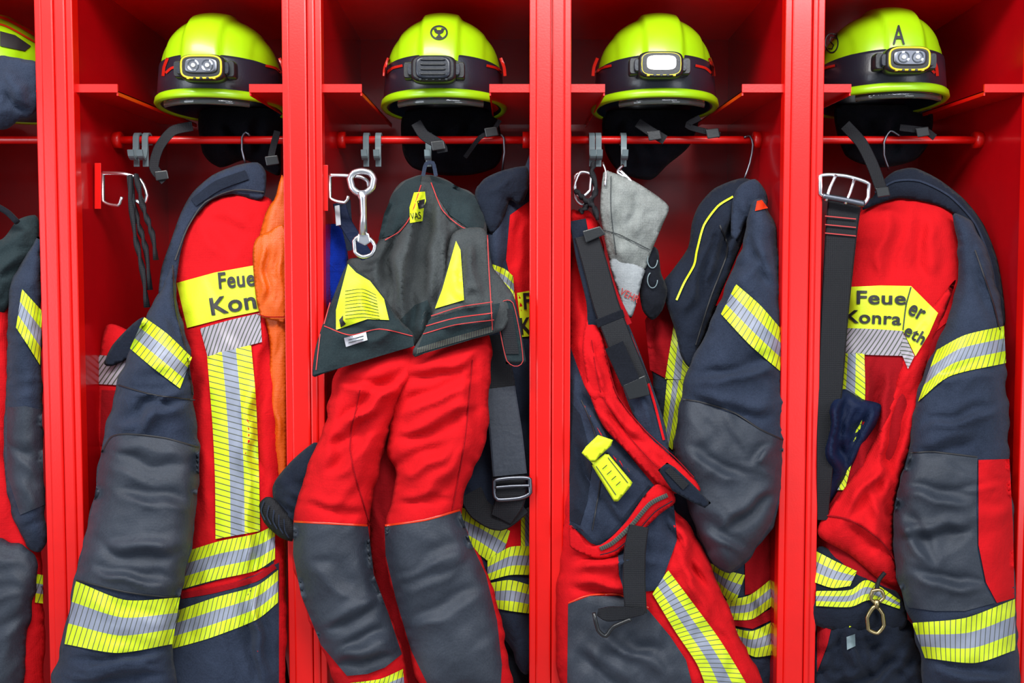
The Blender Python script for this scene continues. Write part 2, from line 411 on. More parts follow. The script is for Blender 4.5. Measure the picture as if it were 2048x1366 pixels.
# ---------- helmets
def lathe(name,prof,c,a,b,mat,parent,a0=0,a1=2*math.pi,n=128,fn=None,closedp=False,label=None):
    full=abs(a1-a0-2*math.pi)<1e-6; m=n if full else n+1; vs=[]
    for i in range(m):
        ph=a0+(a1-a0)*i/n
        for (k,o,z) in prof:
            x=(a*k+o)*math.cos(ph); y=(b*k+o)*math.sin(ph); zz=z
            v=Vector((x,y,zz))
            if fn: v=fn(v,ph)
            vs.append(c+v)
    q=len(prof); fs=[]
    for i in range(n):
        i2=(i+1)%m
        for j in range(q if closedp else q-1):
            j2=(j+1)%q; fs.append((i*q+j,i2*q+j,i2*q+j2,i*q+j2))
    return mk(name,vs,fs,mat,parent,label=label),vs,fs
def sst(e0,e1,x):
    t=min(1,max(0,(x-e0)/(e1-e0))); return t*t*(3-2*t)
def rrect(c,w,h,n=40,e=4):
    out=[]
    for i in range(n):
        t=2*math.pi*i/n; cc,ss=math.cos(t),math.sin(t)
        out.append(Vector((c.x+w/2*math.copysign(abs(cc)**(2/e),cc),c.y,c.z+h/2*math.copysign(abs(ss)**(2/e),ss))))
    return out
def slab(name,c,w,h,d,mat,parent,e=4,n=40,dome=.15,label=None):
    rings=[(.86,-d/2),(.97,-d/2+d*dome),(1,-d/2+2*d*dome),(1,d/2-d*dome),(.9,d/2)]
    vs=[];
    for s,dy in rings: vs+= [Vector((p.x,c.y+dy,p.z)) for p in rrect(c,w*s,h*s,n,e)]
    fs=[(r*n+i,r*n+(i+1)%n,(r+1)*n+(i+1)%n,(r+1)*n+i) for r in range(len(rings)-1) for i in range(n)]
    fs+=[tuple(range(n)),tuple(range((len(rings)-1)*n,len(rings)*n))]
    o=mk(name,vs,fs,mat,parent,label=label)
    for p in o.data.polygons:
        if len(p.vertices)>4: p.use_smooth=False
    return o
GH='fire helmets on the locker ledges'
def helmet(cpx,lab,lamp,lx,ly,dz=0):
    cy=.215; c=P(cpx,300,cy); c.z=1.866+dz
    a,b=.134,.158
    H=thing('fire_helmet',lab,'helmet',c.copy(),GH)
    def frontdip(v,ph):
        f=max(0,-math.sin(ph))**2; v.z-=.004*f; return v
    def ridge(v,ph):
        S=1-sst(.034,.045,abs(v.x)); nn=Vector((v.x*.2,v.y/b,v.z/.2)).normalized(); v+=nn*.009*S
        S2=sst(.088,.094,abs(v.x))*(1-sst(.094,.115,abs(v.x))); v-=nn*.003*S2
        return v
    prof=[]
    for j in range(33):
        al=math.pi/2*j/32; prof.append((.93*max(0.0005,math.cos(al))**.84,0,.068+.124*math.sin(al)))
    _,vs,fs=lathe('shell',prof,c,a,b,'shell',H,fn=ridge,n=160); sf=[(BVHTree.FromPolygons(vs,fs),c.y-.15)]
    _,v2,f2=lathe('band',[(.91,0,.086),(.945,0,.083),(.955,0,.078),(.975,0,.044),(.995,0,.014),(.97,0,.010)],c,a,b,'hblack',H,fn=None)
    sf.append((BVHTree.FromPolygons(v2,f2),c.y-.15))
    lathe('brim',[(1,-.008,0),(1,.001,-.002),(1,.005,.003),(1,.003,.013),(1,-.002,.018),(1,-.010,.016)],c,a,b,'shell',H,fn=frontdip,closedp=True)
    lathe('liner',[(.96,0,.002),(.90,0,.002),(.9,0,.04),(.7,0,.11),(.4,0,.14),(.001,0,.145)],c,a,b,'hblack',H,n=48)
    lathe('visor',[(1,-.006,.002),(1,-.006,-.010),(1,-.008,-.014),(1,-.010,-.014),(1,-.010,.002)],c,a,b,'visor',H,a0=math.radians(225),a1=math.radians(315),n=60,fn=frontdip,closedp=True)
    for s in (1,-1):
        seam('reflective_decal',sf,[(cpx+s*84,131),(cpx+s*104,136),(cpx+s*116,146)],5,'redfilm',H,off=.003)
        seam('reflective_decal',sf,[(cpx+s*112,116),(cpx+s*119,134),(cpx+s*121,152)],6,'redfilm',H,off=.003)
    y=cy-b*.97-.012; q=P(lx,ly,y-.01); 
    Hl=slab('headlamp',q,.092,.054,.036,'plast',H,label='black head torch with yellow trim' if lamp!='off' else 'black head torch turned off')
    for s in (1,-1):
        slab('lamp_clip',q+Vector((s*.052,.012,0)),.020,.034,.028,'plast',Hl,e=5,n=24)
        slab('lamp_knob',q+Vector((s*.047,.0,0)),.012,.026,.02,'hblack',Hl,e=3,n=20)
    f=q+Vector((0,-.018,0))
    if lamp=='led':
        tube3('lamp_bezel',rrect(f+Vector((0,.001,0)),.080,.044,28,4),.0022,'lyel',Hl,closed=True)
    if lamp=='lit':
        tube3('lamp_bezel',rrect(f+Vector((0,.001,0)),.078,.044,28,4),.0012,'lyel',Hl,closed=True)
    if lamp=='led':
        slab('lamp_face',f+Vector((0,-.001,.002)),.066,.030,.006,'dsteel',Hl)
        for s in (1,-1):
            cc=f+Vector((s*.014,-.004,.002))
            lathe('reflector',[(1,0,0),(.9,0,.0),(.55,0,.0),(.001,0,0)],cc,.0115,.0115,'lens',Hl,n=24,fn=lambda v,ph:Vector((v.x,.004*(1-min(1,(v.x**2+v.y**2)**.5/.0115))-.001,v.y)))
            slab('led_bulb',cc+Vector((0,-.001,0)),.008,.008,.004,'led',Hl,e=2,n=16)
    elif lamp=='lit':
        slab('lamp_lens',f+Vector((0,-.001,.002)),.058,.028,.006,'lit',Hl,label='glowing white lens')
    else:
        slab('lamp_cover',f+Vector((0,-.002,0)),.070,.044,.008,'hblack',Hl)
        for k in range(4): slab('cover_rib',f+Vector((0,-.007,-.014+k*.0095)),.05,.003,.004,'plast',Hl,e=6,n=20)
    for k in range(5):
        slab('lamp_grip',q+Vector((-.026+k*.013,-.017,-.0225)),.006,.004,.006,'lyel' if lamp!='off' and k in (0,4) else 'hblack',Hl,e=4,n=12)
    return H,sf,c
h1,s1,_=helmet(447,'lime yellow fire helmet with twin-LED headlamp and dark band','led',408,138)
h2,s2,_=helmet(889,'lime fire helmet with round black trophy emblem, headlamp off','off',868,140)
h3,s3,_=helmet(1307,'lime yellow fire helmet with brightly lit headlamp','lit',1320,132)
h4,s4,_=helmet(1754,'lime yellow fire helmet with black letter A and headlamp','led',1812,122,.012)
h0,s0,_=helmet(5,'lime fire helmet with red stripes, partly hidden by locker','led',-70,138,.0)
def ring_pts(cx,cy,rx,ry,n=28): return [(cx+rx*math.cos(2*math.pi*i/n),cy+ry*math.sin(2*math.pi*i/n)) for i in range(n)]
seam('emblem',s2,ring_pts(878,65,16,13)+[(894,65)],3.4,'ink',h2,off=.002)
patch('emblem',s2,[(867,58),(873,56),(874,60),(882,60),(883,56),(889,58),(886,65),(880,68),(880,70),(885,75),(871,75),(876,70),(876,68),(870,65)],'ink',h2,off=.002,step=4)
text(s4,'A',(1785,88),(1810,88),38,h4,off=.003,bold=.012)
seam('emblem',s4,ring_pts(1663,86,13,19)+[(1676,86)],2.5,'ink',h4,off=.002)
seam('emblem',s4,[(1670,76),(1662,74),(1659,82),(1667,90),(1664,98),(1656,97)],2.5,'ink',h4,off=.002)
seam('emblem',s4,[(1666,70),(1674,66),(1672,78)],2,'ink',h4,off=.002)
strip('reflective_decal',s0,[(-40,24),(10,34),(74,68)],[(-40,30),(10,40),(74,75)],'orred',h0,off=.003)
strip('reflective_decal',s0,[(-40,40),(10,49),(74,84)],[(-40,44),(10,53),(74,88)],'orred',h0,off=.003)
patch('reflective_decal',s0,[(0,62),(30,70),(62,92),(50,102),(0,92)],'ink',h0,off=.003)
def neck(H,poly,y=.30,seed=1): return blob('neck_guard',poly,y,.03,'blackf',H,R=30,na=.012,ns=(35,40),seed=seed,folds=[(poly[0][0]+40,poly[0][1]+20,poly[0][0]+80,poly[0][1]+100,.012,12),(poly[0][0]+110,poly[0][1]+10,poly[0][0]+90,poly[0][1]+100,.012,10)])
neck(h1,[(400,222),(480,214),(562,222),(562,300),(560,350),(530,340),(490,320),(440,335),(405,305)])
neck(h2,[(808,225),(890,216),(985,222),(1005,300),(990,335),(940,350),(880,350),(825,335),(805,300)],seed=2)
neck(h3,[(1210,225),(1300,218),(1395,225),(1380,290),(1335,330),(1300,360),(1240,345),(1210,300)],seed=3)
neck(h4,[(1670,215),(1760,208),(1860,215),(1860,280),(1830,320),(1760,335),(1690,310)],seed=4)
blob('neck_guard',[(-60,125),(0,112),(40,118),(80,130),(80,215),(40,240),(10,262),(-60,260)],.02,.03,'navy',h0,R=40,na=.010,ns=(60,40),seed=5,folds=[(0,140,70,190,.012,12),(10,180,60,225,-.012,10)])
def cs(H,pts,w=22,bk=None):
    ribbon('chin_strap',pts,w,'black',H,th=.0025)
    if bk:
        x,y,yy=bk; plate('buckle',[(x-14,y-9),(x+12,y-12),(x+16,y+6),(x-10,y+10)],yy-.006,.006,'plast',H,bev=.002)
cs(h1,[(385,252,.14),(345,262,.13),(318,295,.12),(308,335,.12),(330,362,.12)],20,(322,352,.12))
cs(h1,[(555,262,.16),(545,300,.16),(540,330,.16)],14,(543,322,.16))
cs(h2,[(832,245,.13),(848,270,.13),(880,290,.13),(885,305,.13)],22,(875,292,.125))
cs(h2,[(1000,240,.16),(985,262,.16),(960,275,.16),(930,315,.2)],9,(982,265,.155))
cs(h3,[(1275,245,.14),(1300,262,.13),(1330,280,.13)],20,(1308,272,.125))
cs(h3,[(1400,235,.15),(1375,252,.15),(1440,270,.15)],12,(1425,268,.145))
cs(h4,[(1690,250,.12),(1722,285,.10),(1745,330,.09),(1765,385,.08)],24,(1765,385,.08))
cs(h4,[(1800,255,.15),(1850,262,.15),(1870,275,.15)],14,(1845,265,.145))
# ---------- rod hooks
def shook(px,mat='gplast'):
    t=thing('rod_hook','grey plastic S-hook clipped over the red rod','hook',P(px,325,.18),'grey plastic hooks on the rods')
    X=P(px,280,.19).x; z=rodz
    pts=[]
    for k in range(9):
        an=math.radians(-40+ k*27.5); pts.append((X,.19+.0135*math.cos(an),z+.0135*math.sin(an)))
    pts+=[(X,.176,z-.018),(X,.172,z-.035),(X,.162,z-.046),(X,.150,z-.040),(X,.146,z-.028)]
    C=np.array(cr(pts,.003,False)); T=np.gradient(C,axis=0); vs=[]
    for p,tt in zip(C,T):
        tv=Vector(tt).normalized(); nn=tv.cross(Vector((1,0,0))).normalized()
        for sx,sn in ((-1,-1),(1,-1),(1,1),(-1,1)): vs.append(Vector(p)+Vector((sx*.0062,0,0))+nn*.0022*sn)
    fs=[(i*4+j,i*4+(j+1)%4,i*4+4+(j+1)%4,i*4+4+j) for i in range(len(C)-1) for j in range(4)]+[(0,1,2,3),tuple(range(len(vs)-4,len(vs)))]
    mk('hook_strip',vs,fs,mat,t,smooth=False)
    box('hook_web',X-.0062,X+.0062,.176,.181,z-.06,z-.012,mat,t,.001)
for px in (277,295,734,758,1183,1196,1246,858): shook(px)
def wallhook(x,y,yy,label):
    t=thing('coat_hook',label,'hook',P(x,y+40,yy),'steel coat hooks on locker sides')
    plate('base_plate',[(x-7,y-20),(x+6,y-20),(x+6,y+72),(x-7,y+72)],yy-.004,.01,'redpaint',t)
    tube('hook_wire',[(x+10,y,yy),(x+10,y+55,yy),(x+40,y+65,yy-.01),(x+48,y+48,yy-.015)],.0035,'steel',t)
    tube('hook_wire',[(x+10,y,yy),(x+55,y+2,yy-.02),(x+85,y+14,yy-.02),(x+98,y+45,yy-.02),(x+90,y+62,yy-.02),(x+76,y+55,yy-.02)],.0038,'steel',t)
wallhook(196,346,.08,'bent steel double coat hook on red base plate')
t=thing('coat_hook','bent steel double coat hook holding a silver spanner','hook',P(650,390,.02),'steel coat hooks on locker sides')
plate('base_plate',[(643,330),(656,330),(656,422),(643,422)],.016,.01,'redpaint',t)
tube('hook_wire',[(660,350,.02),(660,395,.02),(690,405,.01),(697,392,.005)],.0035,'steel',t)
tube('hook_wire',[(660,350,.02),(690,351,.01),(722,354,.004),(736,364,.002),(738,376,.0)],.0038,'steel',t)
rp=thing('rope','black braided rope loop hanging from steel hook','rope',P(290,600,.06))
for pts in ([(262,350,.055),(262,400,.055),(270,470,.055),(285,540,.055),(294,615,.055)],[(272,348,.05),(285,410,.05),(305,470,.05),(312,520,.05)],[(258,352,.06),(272,430,.06),(292,500,.06),(300,580,.06)]):
    tube('rope_strand',pts,.0048,'black',rp,twist=.7,step=.002)
def hanger(pts,y,label='metal wire hanger hook over the rod'):
    t=thing('coat_hanger',label,'coat hanger',P(pts[-1][0],pts[-1][1],y),'wire coat hangers')
    tube('hanger_hook',[(a,b,y) for a,b in pts],.0026,'dsteel',t); return t
hanger([(500,272),(492,264),(484,275),(484,300),(492,330)],.18)
hanger([(1000,268),(1008,276),(1009,305),(1004,345)],.18)
hanger([(1488,275),(1500,272),(1506,290),(1500,325),(1488,360)],.18)
hanger([(1800,272),(1780,262),(1768,285),(1768,310),(1778,340)],.18)
# ================= LOCKER 1 =================
bk=thing('rescue_bag','red bag with silver reflective hatch hanging behind jacket','bag',P(215,900,.16))
_,b0=blob('bag_body',[(212,652),(245,655),(300,700),(300,900),(190,910),(192,800),(198,720)],.10,.03,'red',bk,R=30,na=.004)
strip('reflective_stripe',[b0],[(198,710),(270,716)],[(195,768),(270,772)],'sil',bk)
patch('pocket',[b0],[(203,780),(262,782),(262,890),(200,890)],'redd',bk)
blob('bag_flap',[(208,728),(225,690),(265,648),(290,635),(300,680),(260,715),(225,732)],.06,.012,'navyd',bk,R=15,na=.003)
D1=[(330,.17),(600,.10),(1000,.04),(1400,-.02)]
j1=thing('turnout_jacket','navy and red firefighter jacket with yellow name patch and reflective stripes','jacket',P(430,1390,0),'turnout jackets hanging in lockers')
_,B1=blob('body',[(350,575),(352,510),(372,455),(405,412),(455,386),(520,390),(552,420),(560,520),(560,900),(560,1400),(300,1400),(340,1250),(370,1120),(380,900),(370,700)],D1,.045,'red',j1,R=42,
   folds=[(400,430,440,520,.008,16),(500,720,520,1000,.010,12),(535,620,535,1350,.014,10),(400,700,405,1050,-.01,12),(520,1080,515,1380,-.016,9),(430,430,500,470,-.006,14)],na=.006,seed=1.3,auto=(12,90,30,.004))
_,C1=blob('collar',[(318,600),(322,540),(342,480),(362,425),(385,385),(425,350),(475,330),(515,325),(532,345),(530,388),(515,400),(465,388),(420,402),(382,445),(362,500),(345,600)],[(330,.155),(600,.06)],.028,'navy',j1,R=20,na=.006,seed=2,folds=[(360,480,430,380,.008,8),(330,560,360,470,-.006,8)])
strip('collar_tab',[C1],[(382,398),(430,362),(490,340)],[(392,412),(440,380),(498,358)],'navyd',j1)
seam('seam',[C1],[(350,520),(375,455),(410,405),(470,380),(528,384)],3,'ink',j1)
DS1=[(480,.10),(700,.03),(1000,-.03),(1150,-.06),(1400,-.075)]
_,S1=blob('sleeve',[(348,520),(330,560),(305,605),(285,650),(262,695),(235,765),(215,840),(200,910),(186,1000),(165,1085),(148,1160),(132,1250),(118,1310),(105,1410),(338,1410),(346,1290),(360,1200),(384,1085),(400,960),(398,880),(388,800),(380,740),(382,700),(366,645),(352,580)],DS1,.066,'navy',j1,R=80,back=.3,
   folds=[(225,850,400,795,.014,11),(220,900,380,930,-.009,13),(240,1000,385,1010,.010,15),(200,1090,350,1120,-.011,13),(180,1140,350,1165,.011,11),(140,1330,335,1310,.014,9),(330,780,260,860,-.012,10),(330,600,370,690,-.010,9),(130,1360,330,1345,-.012,9),(255,790,380,780,.010,9)],na=.007,ns=(90,110),seed=4.2,auto=(18,15,35,.005))
patch('elbow_patch',[S1],[(203,905),(222,874),(255,868),(330,876),(399,895),(398,960),(383,1080),(361,1192),(330,1196),(250,1186),(152,1160),(170,1080),(188,1000)],'patch',j1,off=.0035,label='dark grey coated elbow patch')
for pts in ([(203,905),(222,874),(255,868),(330,876),(398,895)],[(152,1160),(250,1184),(330,1194),(361,1190)]): seam('seam',[S1],pts,3,'ink',j1,off=.005)
seam('seam',[S1],[(236,770),(310,790),(390,800)],2.5,'ink',j1)
seam('seam',[S1],[(345,530),(352,620),(372,700),(386,790)],3,'ink',j1)
strip('reflective_stripe',[S1],[(288,634),(335,668),(384,715)],[(260,697),(305,735),(360,777)],'ysy',j1)
strip('reflective_stripe',[S1],[(151,1162),(250,1200),(360,1195)],[(129,1288),(235,1306),(345,1288)],'ysy',j1)
patch('body_panel',[B1],[(360,1190),(430,1178),(510,1150),(558,1125),(558,1398),(320,1398),(345,1290)],'navy',j1,off=.0035)
patch('body_panel',[B1],[(375,1130),(545,1085),(548,1130),(365,1180)],'navy',j1,off=.0025)
np1=patch('name_patch',[B1],[(353,566),(430,545),(512,530),(560,528),(560,612),(520,622),(450,636),(374,656)],'pyel',j1,off=.004,label='bright yellow name patch')
text([ps(np1)],'Feuer',(438,577),(528,569),32,j1)
text([ps(np1)],'Konr',(423,630),(540,611),34,j1)
strip('reflective_patch',[B1],[(400,657),(460,640),(520,626)],[(415,713),(470,698),(524,684)],'sil',j1)
strip('reflective_stripe',[B1],[(502,690),(512,800),(518,950),(520,1062)],[(414,710),(425,850),(430,960),(431,1078)],'ysyv',j1)
strip('reflective_stripe',[B1],[(381,1100),(440,1082),(510,1068),(550,1050)],[(364,1178),(430,1160),(510,1142),(550,1118)],'ysy',j1,off=.006)
seam('trim_piping',[B1],[(362,1192),(430,1180),(510,1158),(550,1132)],12,'redd',j1,off=.005)
strip('reflective_stripe',[B1],[(352,1222),(430,1195),(512,1172),(556,1140)],[(342,1298),(420,1276),(512,1240),(556,1205)],'ysy',j1,off=.006)
oj=thing('orange_jacket','orange coated work jacket hanging beside turnout jacket','jacket',P(555,1270,.08))
_,O1=blob('body',[(512,560),(513,500),(530,430),(548,400),(572,395),(572,1260),(562,1255),(552,1080),(546,905),(534,840),(540,700),(530,640),(514,600)],[(395,.06),(1000,.045),(1260,.06)],.016,'orange',oj,R=18,folds=[(530,460,528,620,.008,7),(556,640,552,1100,.010,6),(545,700,556,900,-.010,6)],na=.005,ns=(18,90),step=5,seed=5,auto=(5,85,10,.005))
_,O2=blob('shoulder_flap',[(505,510),(512,478),(535,464),(572,458),(572,636),(556,642),(528,636),(520,630),(511,590)],[(395,.04),(640,.035)],.010,'orange',oj,R=12,na=.003,ns=(20,60),step=5,seed=6,folds=[(530,480,525,620,.008,7),(560,480,556,620,-.006,7)])
seam('stitching',[O2],[(514,628),(535,634),(570,634)],2,'redd',oj)
# ================= LOCKER 2 =================
bl=thing('cloth','bright blue terry cloth hanging from hook','cloth',P(668,630,.1))
blob('cloth_body',[(650,480),(656,452),(672,448),(690,470),(700,560),(690,600),(668,620),(655,634),(646,625)],.10,.02,'blue',bl,R=20,na=.008,ns=(20,60),step=6,folds=[(665,460,668,610,.012,7)])
st=thing('lanyard','navy strap with white label on steel hook','strap',P(720,520,.05))
ribbon('strap_band',[(678,405,.06),(688,440,.05),(712,480,.045),(738,520,.045)],26,'bluen',st)
ribbon('strap_band',[(690,400,.06),(694,450,.05),(705,500,.045)],22,'navyd',st)
plate('label',[(669,412),(679,410),(682,450),(672,452)],.045,.002,'white',st)
wr=thing('hook_spanner','chromed spanner with large ring head hanging from hook','tool',P(728,512,.03))
tube('ring_head',[(700,358,-.02),(708,346,-.02),(724,342,-.02),(740,346,-.02),(748,358,-.02),(744,375,-.02),(731,386,-.02),(716,386,-.02),(704,375,-.02)],.0066,'steel',wr,closed=True,ns=14)
tube('shaft',[(724,384,-.02),(726,400,-.02),(727,430,-.02),(726,470,-.02)],.009,'steel',wr,rs=[.012,.0075,.0065,.0062,.0066,.009],ns=16)
tube('lower_ring',[(708,482,-.018),(722,472,-.018),(740,478,-.018),(750,492,-.018),(744,508,-.018),(726,514,-.018),(710,504,-.018)],.0042,'steel',wr,closed=True)
plate('lower_lug',[(716,466),(738,466),(742,484),(730,492),(714,484)],-.024,.010,'steel',wr,bev=.003)
DJ2=[(330,.16),(600,.13),(1250,.09)]
j2=thing('turnout_jacket','navy firefighter jacket behind red trousers, partly hidden','jacket',P(1010,1300,.1),'turnout jackets hanging in lockers')
_,B2=blob('body',[(950,395),(972,358),(1010,340),(1050,334),(1066,350),(1066,1300),(1010,1280),(960,1180),(900,1080),(890,950),(950,900),(950,600)],DJ2,.05,'navy',j2,R=50,folds=[(1000,420,1010,700,.012,12),(1040,440,1030,620,-.01,9)],na=.008,seed=7,auto=(10,85,25,.005))
blob('collar',[(950,388),(968,358),(1008,340),(1054,334),(1056,380),(1040,410),(1020,400),(1010,430),(985,470),(960,430)],[(330,.10),(480,.09)],.028,'navyd',j2,R=22,na=.008,seed=8,folds=[(970,380,1040,350,.01,9)])
patch('body_panel',[B2],[(1020,430),(1062,400),(1062,640),(1040,640),(1012,520)],'red',j2)
np2=patch('name_patch',[B2],[(1034,586),(1066,580),(1066,672),(1044,674)],'pyel',j2,off=.004)
text([ps(np2)],'F',(1048,618),(1064,617),32,j2)
text([ps(np2)],'K',(1042,668),(1064,666),32,j2)
strip('reflective_stripe',[B2],[(984,528),(1010,538),(1026,552)],[(992,560),(1012,580),(1030,600)],'ysy',j2)
patch('body_panel',[B2],[(1000,1100),(1010,1040),(1066,1020),(1066,1100)],'red',j2)
strip('reflective_stripe',[B2],[(900,1005),(960,1030),(1020,1062)],[(915,1080),(960,1110),(998,1140)],'ysy',j2,off=.006)
strip('reflective_stripe',[B2],[(1066,1010),(1066,1095)],[(1042,1022),(1042,1095)],'ysyv',j2,off=.007)
strip('reflective_stripe',[B2],[(975,1120),(1020,1094),(1066,1092)],[(975,1162),(1020,1150),(1066,1150)],'ysy',j2,off=.008)
strip('reflective_stripe',[B2],[(970,1168),(1020,1160),(1066,1172)],[(985,1215),(1020,1222),(1066,1228)],'ysy',j2,off=.006)
be=thing('safety_belt','wide black webbing belt with metal adjuster buckle','belt',P(1010,1040,.03))
ribbon('belt_webbing',[(990,670,.02),(1000,760,.02),(1008,860,.01),(1020,985,.005)],[34,58,62,66],'black',be,th=.005)
ribbon('belt_sheath',[(1000,775,.012),(1012,870,.004),(1020,950,.0)],[60,66,68],'patch',be,th=.004)
ribbon('belt_loop',[(1022,975,-.002),(1018,1005,-.002),(1002,1038,.005)],[66,60,46],'black',be,th=.006)
tube('buckle_frame',[(988,962,-.012),(1025,956,-.012),(1060,958,-.012),(1061,985,-.012),(1040,996,-.012),(995,999,-.012),(988,985,-.012)],.0042,'dsteel',be,closed=True)
tube('buckle_bar',[(990,975,-.014),(1025,972,-.014),(1060,971,-.014)],.003,'dsteel',be)
ribbon('thigh_strap',[(940,985,.03),(960,1020,.02),(1000,1040,.01),(1045,1010,.01)],[50,46,44,40],'black',be,th=.004)
slv=thing('work_glove','dark jacket sleeve end with ribbed knitted cuff','glove',P(560,1080,-.02))  # a jacket sleeve's knitted end, modelled under the glove name
blob('glove_body',[(545,975),(580,925),(628,885),(640,900),(630,980),(605,1060),(590,1085),(560,1050)],-.015,.024,'navyd',slv,R=30,na=.006,ns=(30,30),step=6,seed=9,back=.3,folds=[(570,960,620,1000,.008,8),(560,1000,610,1040,-.008,8)])
_,KC=blob('knit_cuff',[(518,1010),(532,994),(552,1000),(592,1050),(588,1082),(560,1075),(528,1045)],-.03,.018,'black',slv,R=18,na=.004,ns=(14,30),step=5,seed=10,back=.3)
for k in range(5): seam('knit_rib',[KC],[(528+k*10,1002+k*9),(522+k*12,1022+k*10),(530+k*12,1040+k*9)],2.5,'navy',slv)
# trousers
t2=thing('turnout_trousers','red trousers with black knee pads and grey waist turned down','trousers',P(800,1390,-.05),'turnout trousers hanging in lockers')
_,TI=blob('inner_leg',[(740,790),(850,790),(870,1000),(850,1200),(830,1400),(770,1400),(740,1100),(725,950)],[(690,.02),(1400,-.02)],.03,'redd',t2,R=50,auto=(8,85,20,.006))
DL=[(690,.0),(900,-.045),(1400,-.07)]
_,LL=blob('leg',[(670,745),(700,715),(780,690),(850,690),(852,745),(812,795),(785,840),(770,900),(748,980),(738,1050),(748,1150),(778,1230),(806,1310),(812,1400),(692,1400),(642,1290),(602,1190),(585,1110),(587,1040),(600,985),(622,915),(648,850),(660,790)],DL,.062,'red',t2,R=62,back=.25,
  folds=[(670,765,800,790,.014,12),(690,850,815,745,.016,12),(640,900,790,800,-.014,12),(660,960,765,860,.010,12),(690,760,650,960,.010,14),(620,1130,720,1200,.006,16),(650,1260,770,1200,-.010,12),(680,1310,800,1260,.012,11),(600,1010,735,1020,-.007,9),(665,1335,790,1300,-.01,9)],na=.006,ns=(80,100),seed=11,auto=(9,-45,25,.005))
_,RL=blob('leg',[(800,705),(860,690),(978,675),(978,780),(972,880),(938,960),(922,1020),(940,1080),(978,1150),(1002,1240),(1016,1320),(1020,1400),(858,1400),(818,1300),(790,1200),(770,1110),(768,1050),(782,1000),(792,950),(776,900),(778,840),(788,790)],[(690,-.005),(900,-.05),(1400,-.08)],.066,'red',t2,R=68,back=.25,
  folds=[(800,760,960,720,-.014,11),(785,830,950,760,.018,12),(785,880,960,810,-.014,12),(780,960,900,900,.014,12),(850,1010,945,900,-.012,11),(785,1010,910,990,-.008,9),(820,1260,970,1180,.008,14),(850,1130,930,1090,.006,14),(930,720,950,900,.010,12)],na=.006,ns=(80,100),seed=12,auto=(8,-35,25,.005))
patch('knee_pad',[LL],[(587,1044),(640,1046),(736,1052),(748,1150),(778,1230),(804,1308),(770,1335),(735,1348),(694,1352),(642,1290),(602,1190),(586,1110)],'patch',t2,off=.006,label='dark grey coated knee pad')
patch('knee_pad',[RL],[(769,1052),(850,1040),(920,1020),(940,1080),(972,1150),(994,1240),(1004,1330),(1000,1396),(868,1396),(822,1300),(792,1200),(771,1110)],'patch',t2,off=.006,label='dark grey coated knee pad')
seam('seam',[LL],[(588,1043),(640,1046),(735,1051)],4,'orred',t2,off=.007)
seam('seam',[RL],[(770,1051),(850,1040),(920,1020)],4,'orred',t2,off=.007)
strip('reflective_stripe',[LL],[(700,1366),(760,1358),(806,1338)],[(700,1398),(760,1398),(810,1385)],'ysy',t2)
seam('seam',[LL],[(740,1050),(700,900),(720,780)],2,'redd',t2)
seam('seam',[RL],[(905,1020),(930,880),(945,720)],2,'redd',t2)
_,LI=blob('lining',[(843,348),(812,362),(785,388),(768,428),(756,480),(722,512),(692,528),(720,640),(828,700),(870,690),(980,640),(975,530),(972,445),(952,392),(905,365),(862,348)],[(340,.13),(520,.06),(700,.0)],.045,'grey',t2,R=42,
  folds=[(848,370,812,670,.034,11),(872,395,850,650,-.030,10),(895,420,905,630,.022,11),(800,430,785,620,-.026,10),(775,470,750,580,.018,10),(935,460,945,600,-.018,10),(860,560,840,690,.018,9),(915,440,880,570,.016,9)],na=.010,ns=(30,160),seed=13,auto=(8,82,15,.006))
patch('shoulder_pad',[LI],[(843,350),(812,362),(785,388),(768,428),(757,478),(785,470),(815,440),(838,385)],'green',t2,off=.004)
patch('shoulder_pad',[LI],[(860,350),(905,367),(950,393),(970,440),(966,458),(935,455),(900,430),(870,385)],'green',t2,off=.004)
patch('waist_hollow_shade',[LI],[(800,640),(830,610),(855,600),(868,640),(850,690),(826,700)],'green',t2,off=.004)  # dark patch laid on the lining to paint the shade of the hollow
for pts in ([(770,480),(800,462),(822,430),(842,370)],[(862,365),(885,420),(925,455),(968,462)],[(930,470),(938,540),(925,610)]): seam('stitching',[LI],pts,2,'redink',t2,off=.006)
ribbon('hanging_loop',[(846,352,.085),(852,328,.09),(866,326,.09),(872,352,.085)],8,'navy',t2)
sl1=patch('size_label',[LI],[(828,385),(850,383),(852,402),(848,412),(845,442),(820,446),(819,415)],'pyel',t2,off=.007)
patch('size_label',[ps(sl1)],[(834,402),(850,398),(848,416),(838,418)],'ink',t2,off=.003,step=5)
text([ps(sl1)],'VAS',(822,440),(843,437),14,t2,off=.002,bold=.01)
_,FL=blob('waist_flap',[(694,528),(715,540),(742,560),(772,600),(800,640),(828,668),(828,692),(790,702),(740,716),(690,733),(645,748),(625,752),(630,700),(645,650),(662,605)],[(520,.0),(750,-.085)],.020,'green',t2,R=16,na=.008,ns=(50,40),seed=14,back=.3,folds=[(650,670,820,655,.012,9),(720,560,740,650,.008,12)],auto=(4,0,30,.005))
_,FR=blob('waist_flap',[(905,468),(940,455),(972,462),(984,530),(1005,560),(1030,600),(1010,655),(985,668),(930,682),(870,698),(830,714),(826,700),(845,668),(868,620),(888,540)],[(460,.02),(700,-.08)],.022,'grey',t2,R=18,na=.008,ns=(50,40),seed=15,back=.3,folds=[(870,650,1000,620,.012,9),(945,480,960,600,.016,10),(930,480,920,600,-.012,9)],auto=(4,60,30,.005))
yp=patch('reflective_patch',[FL],[(696,528),(712,545),(740,562),(768,598),(778,640),(735,638),(672,660),(672,620)],'pyel',t2,off=.004,label='yellow triangular care label')
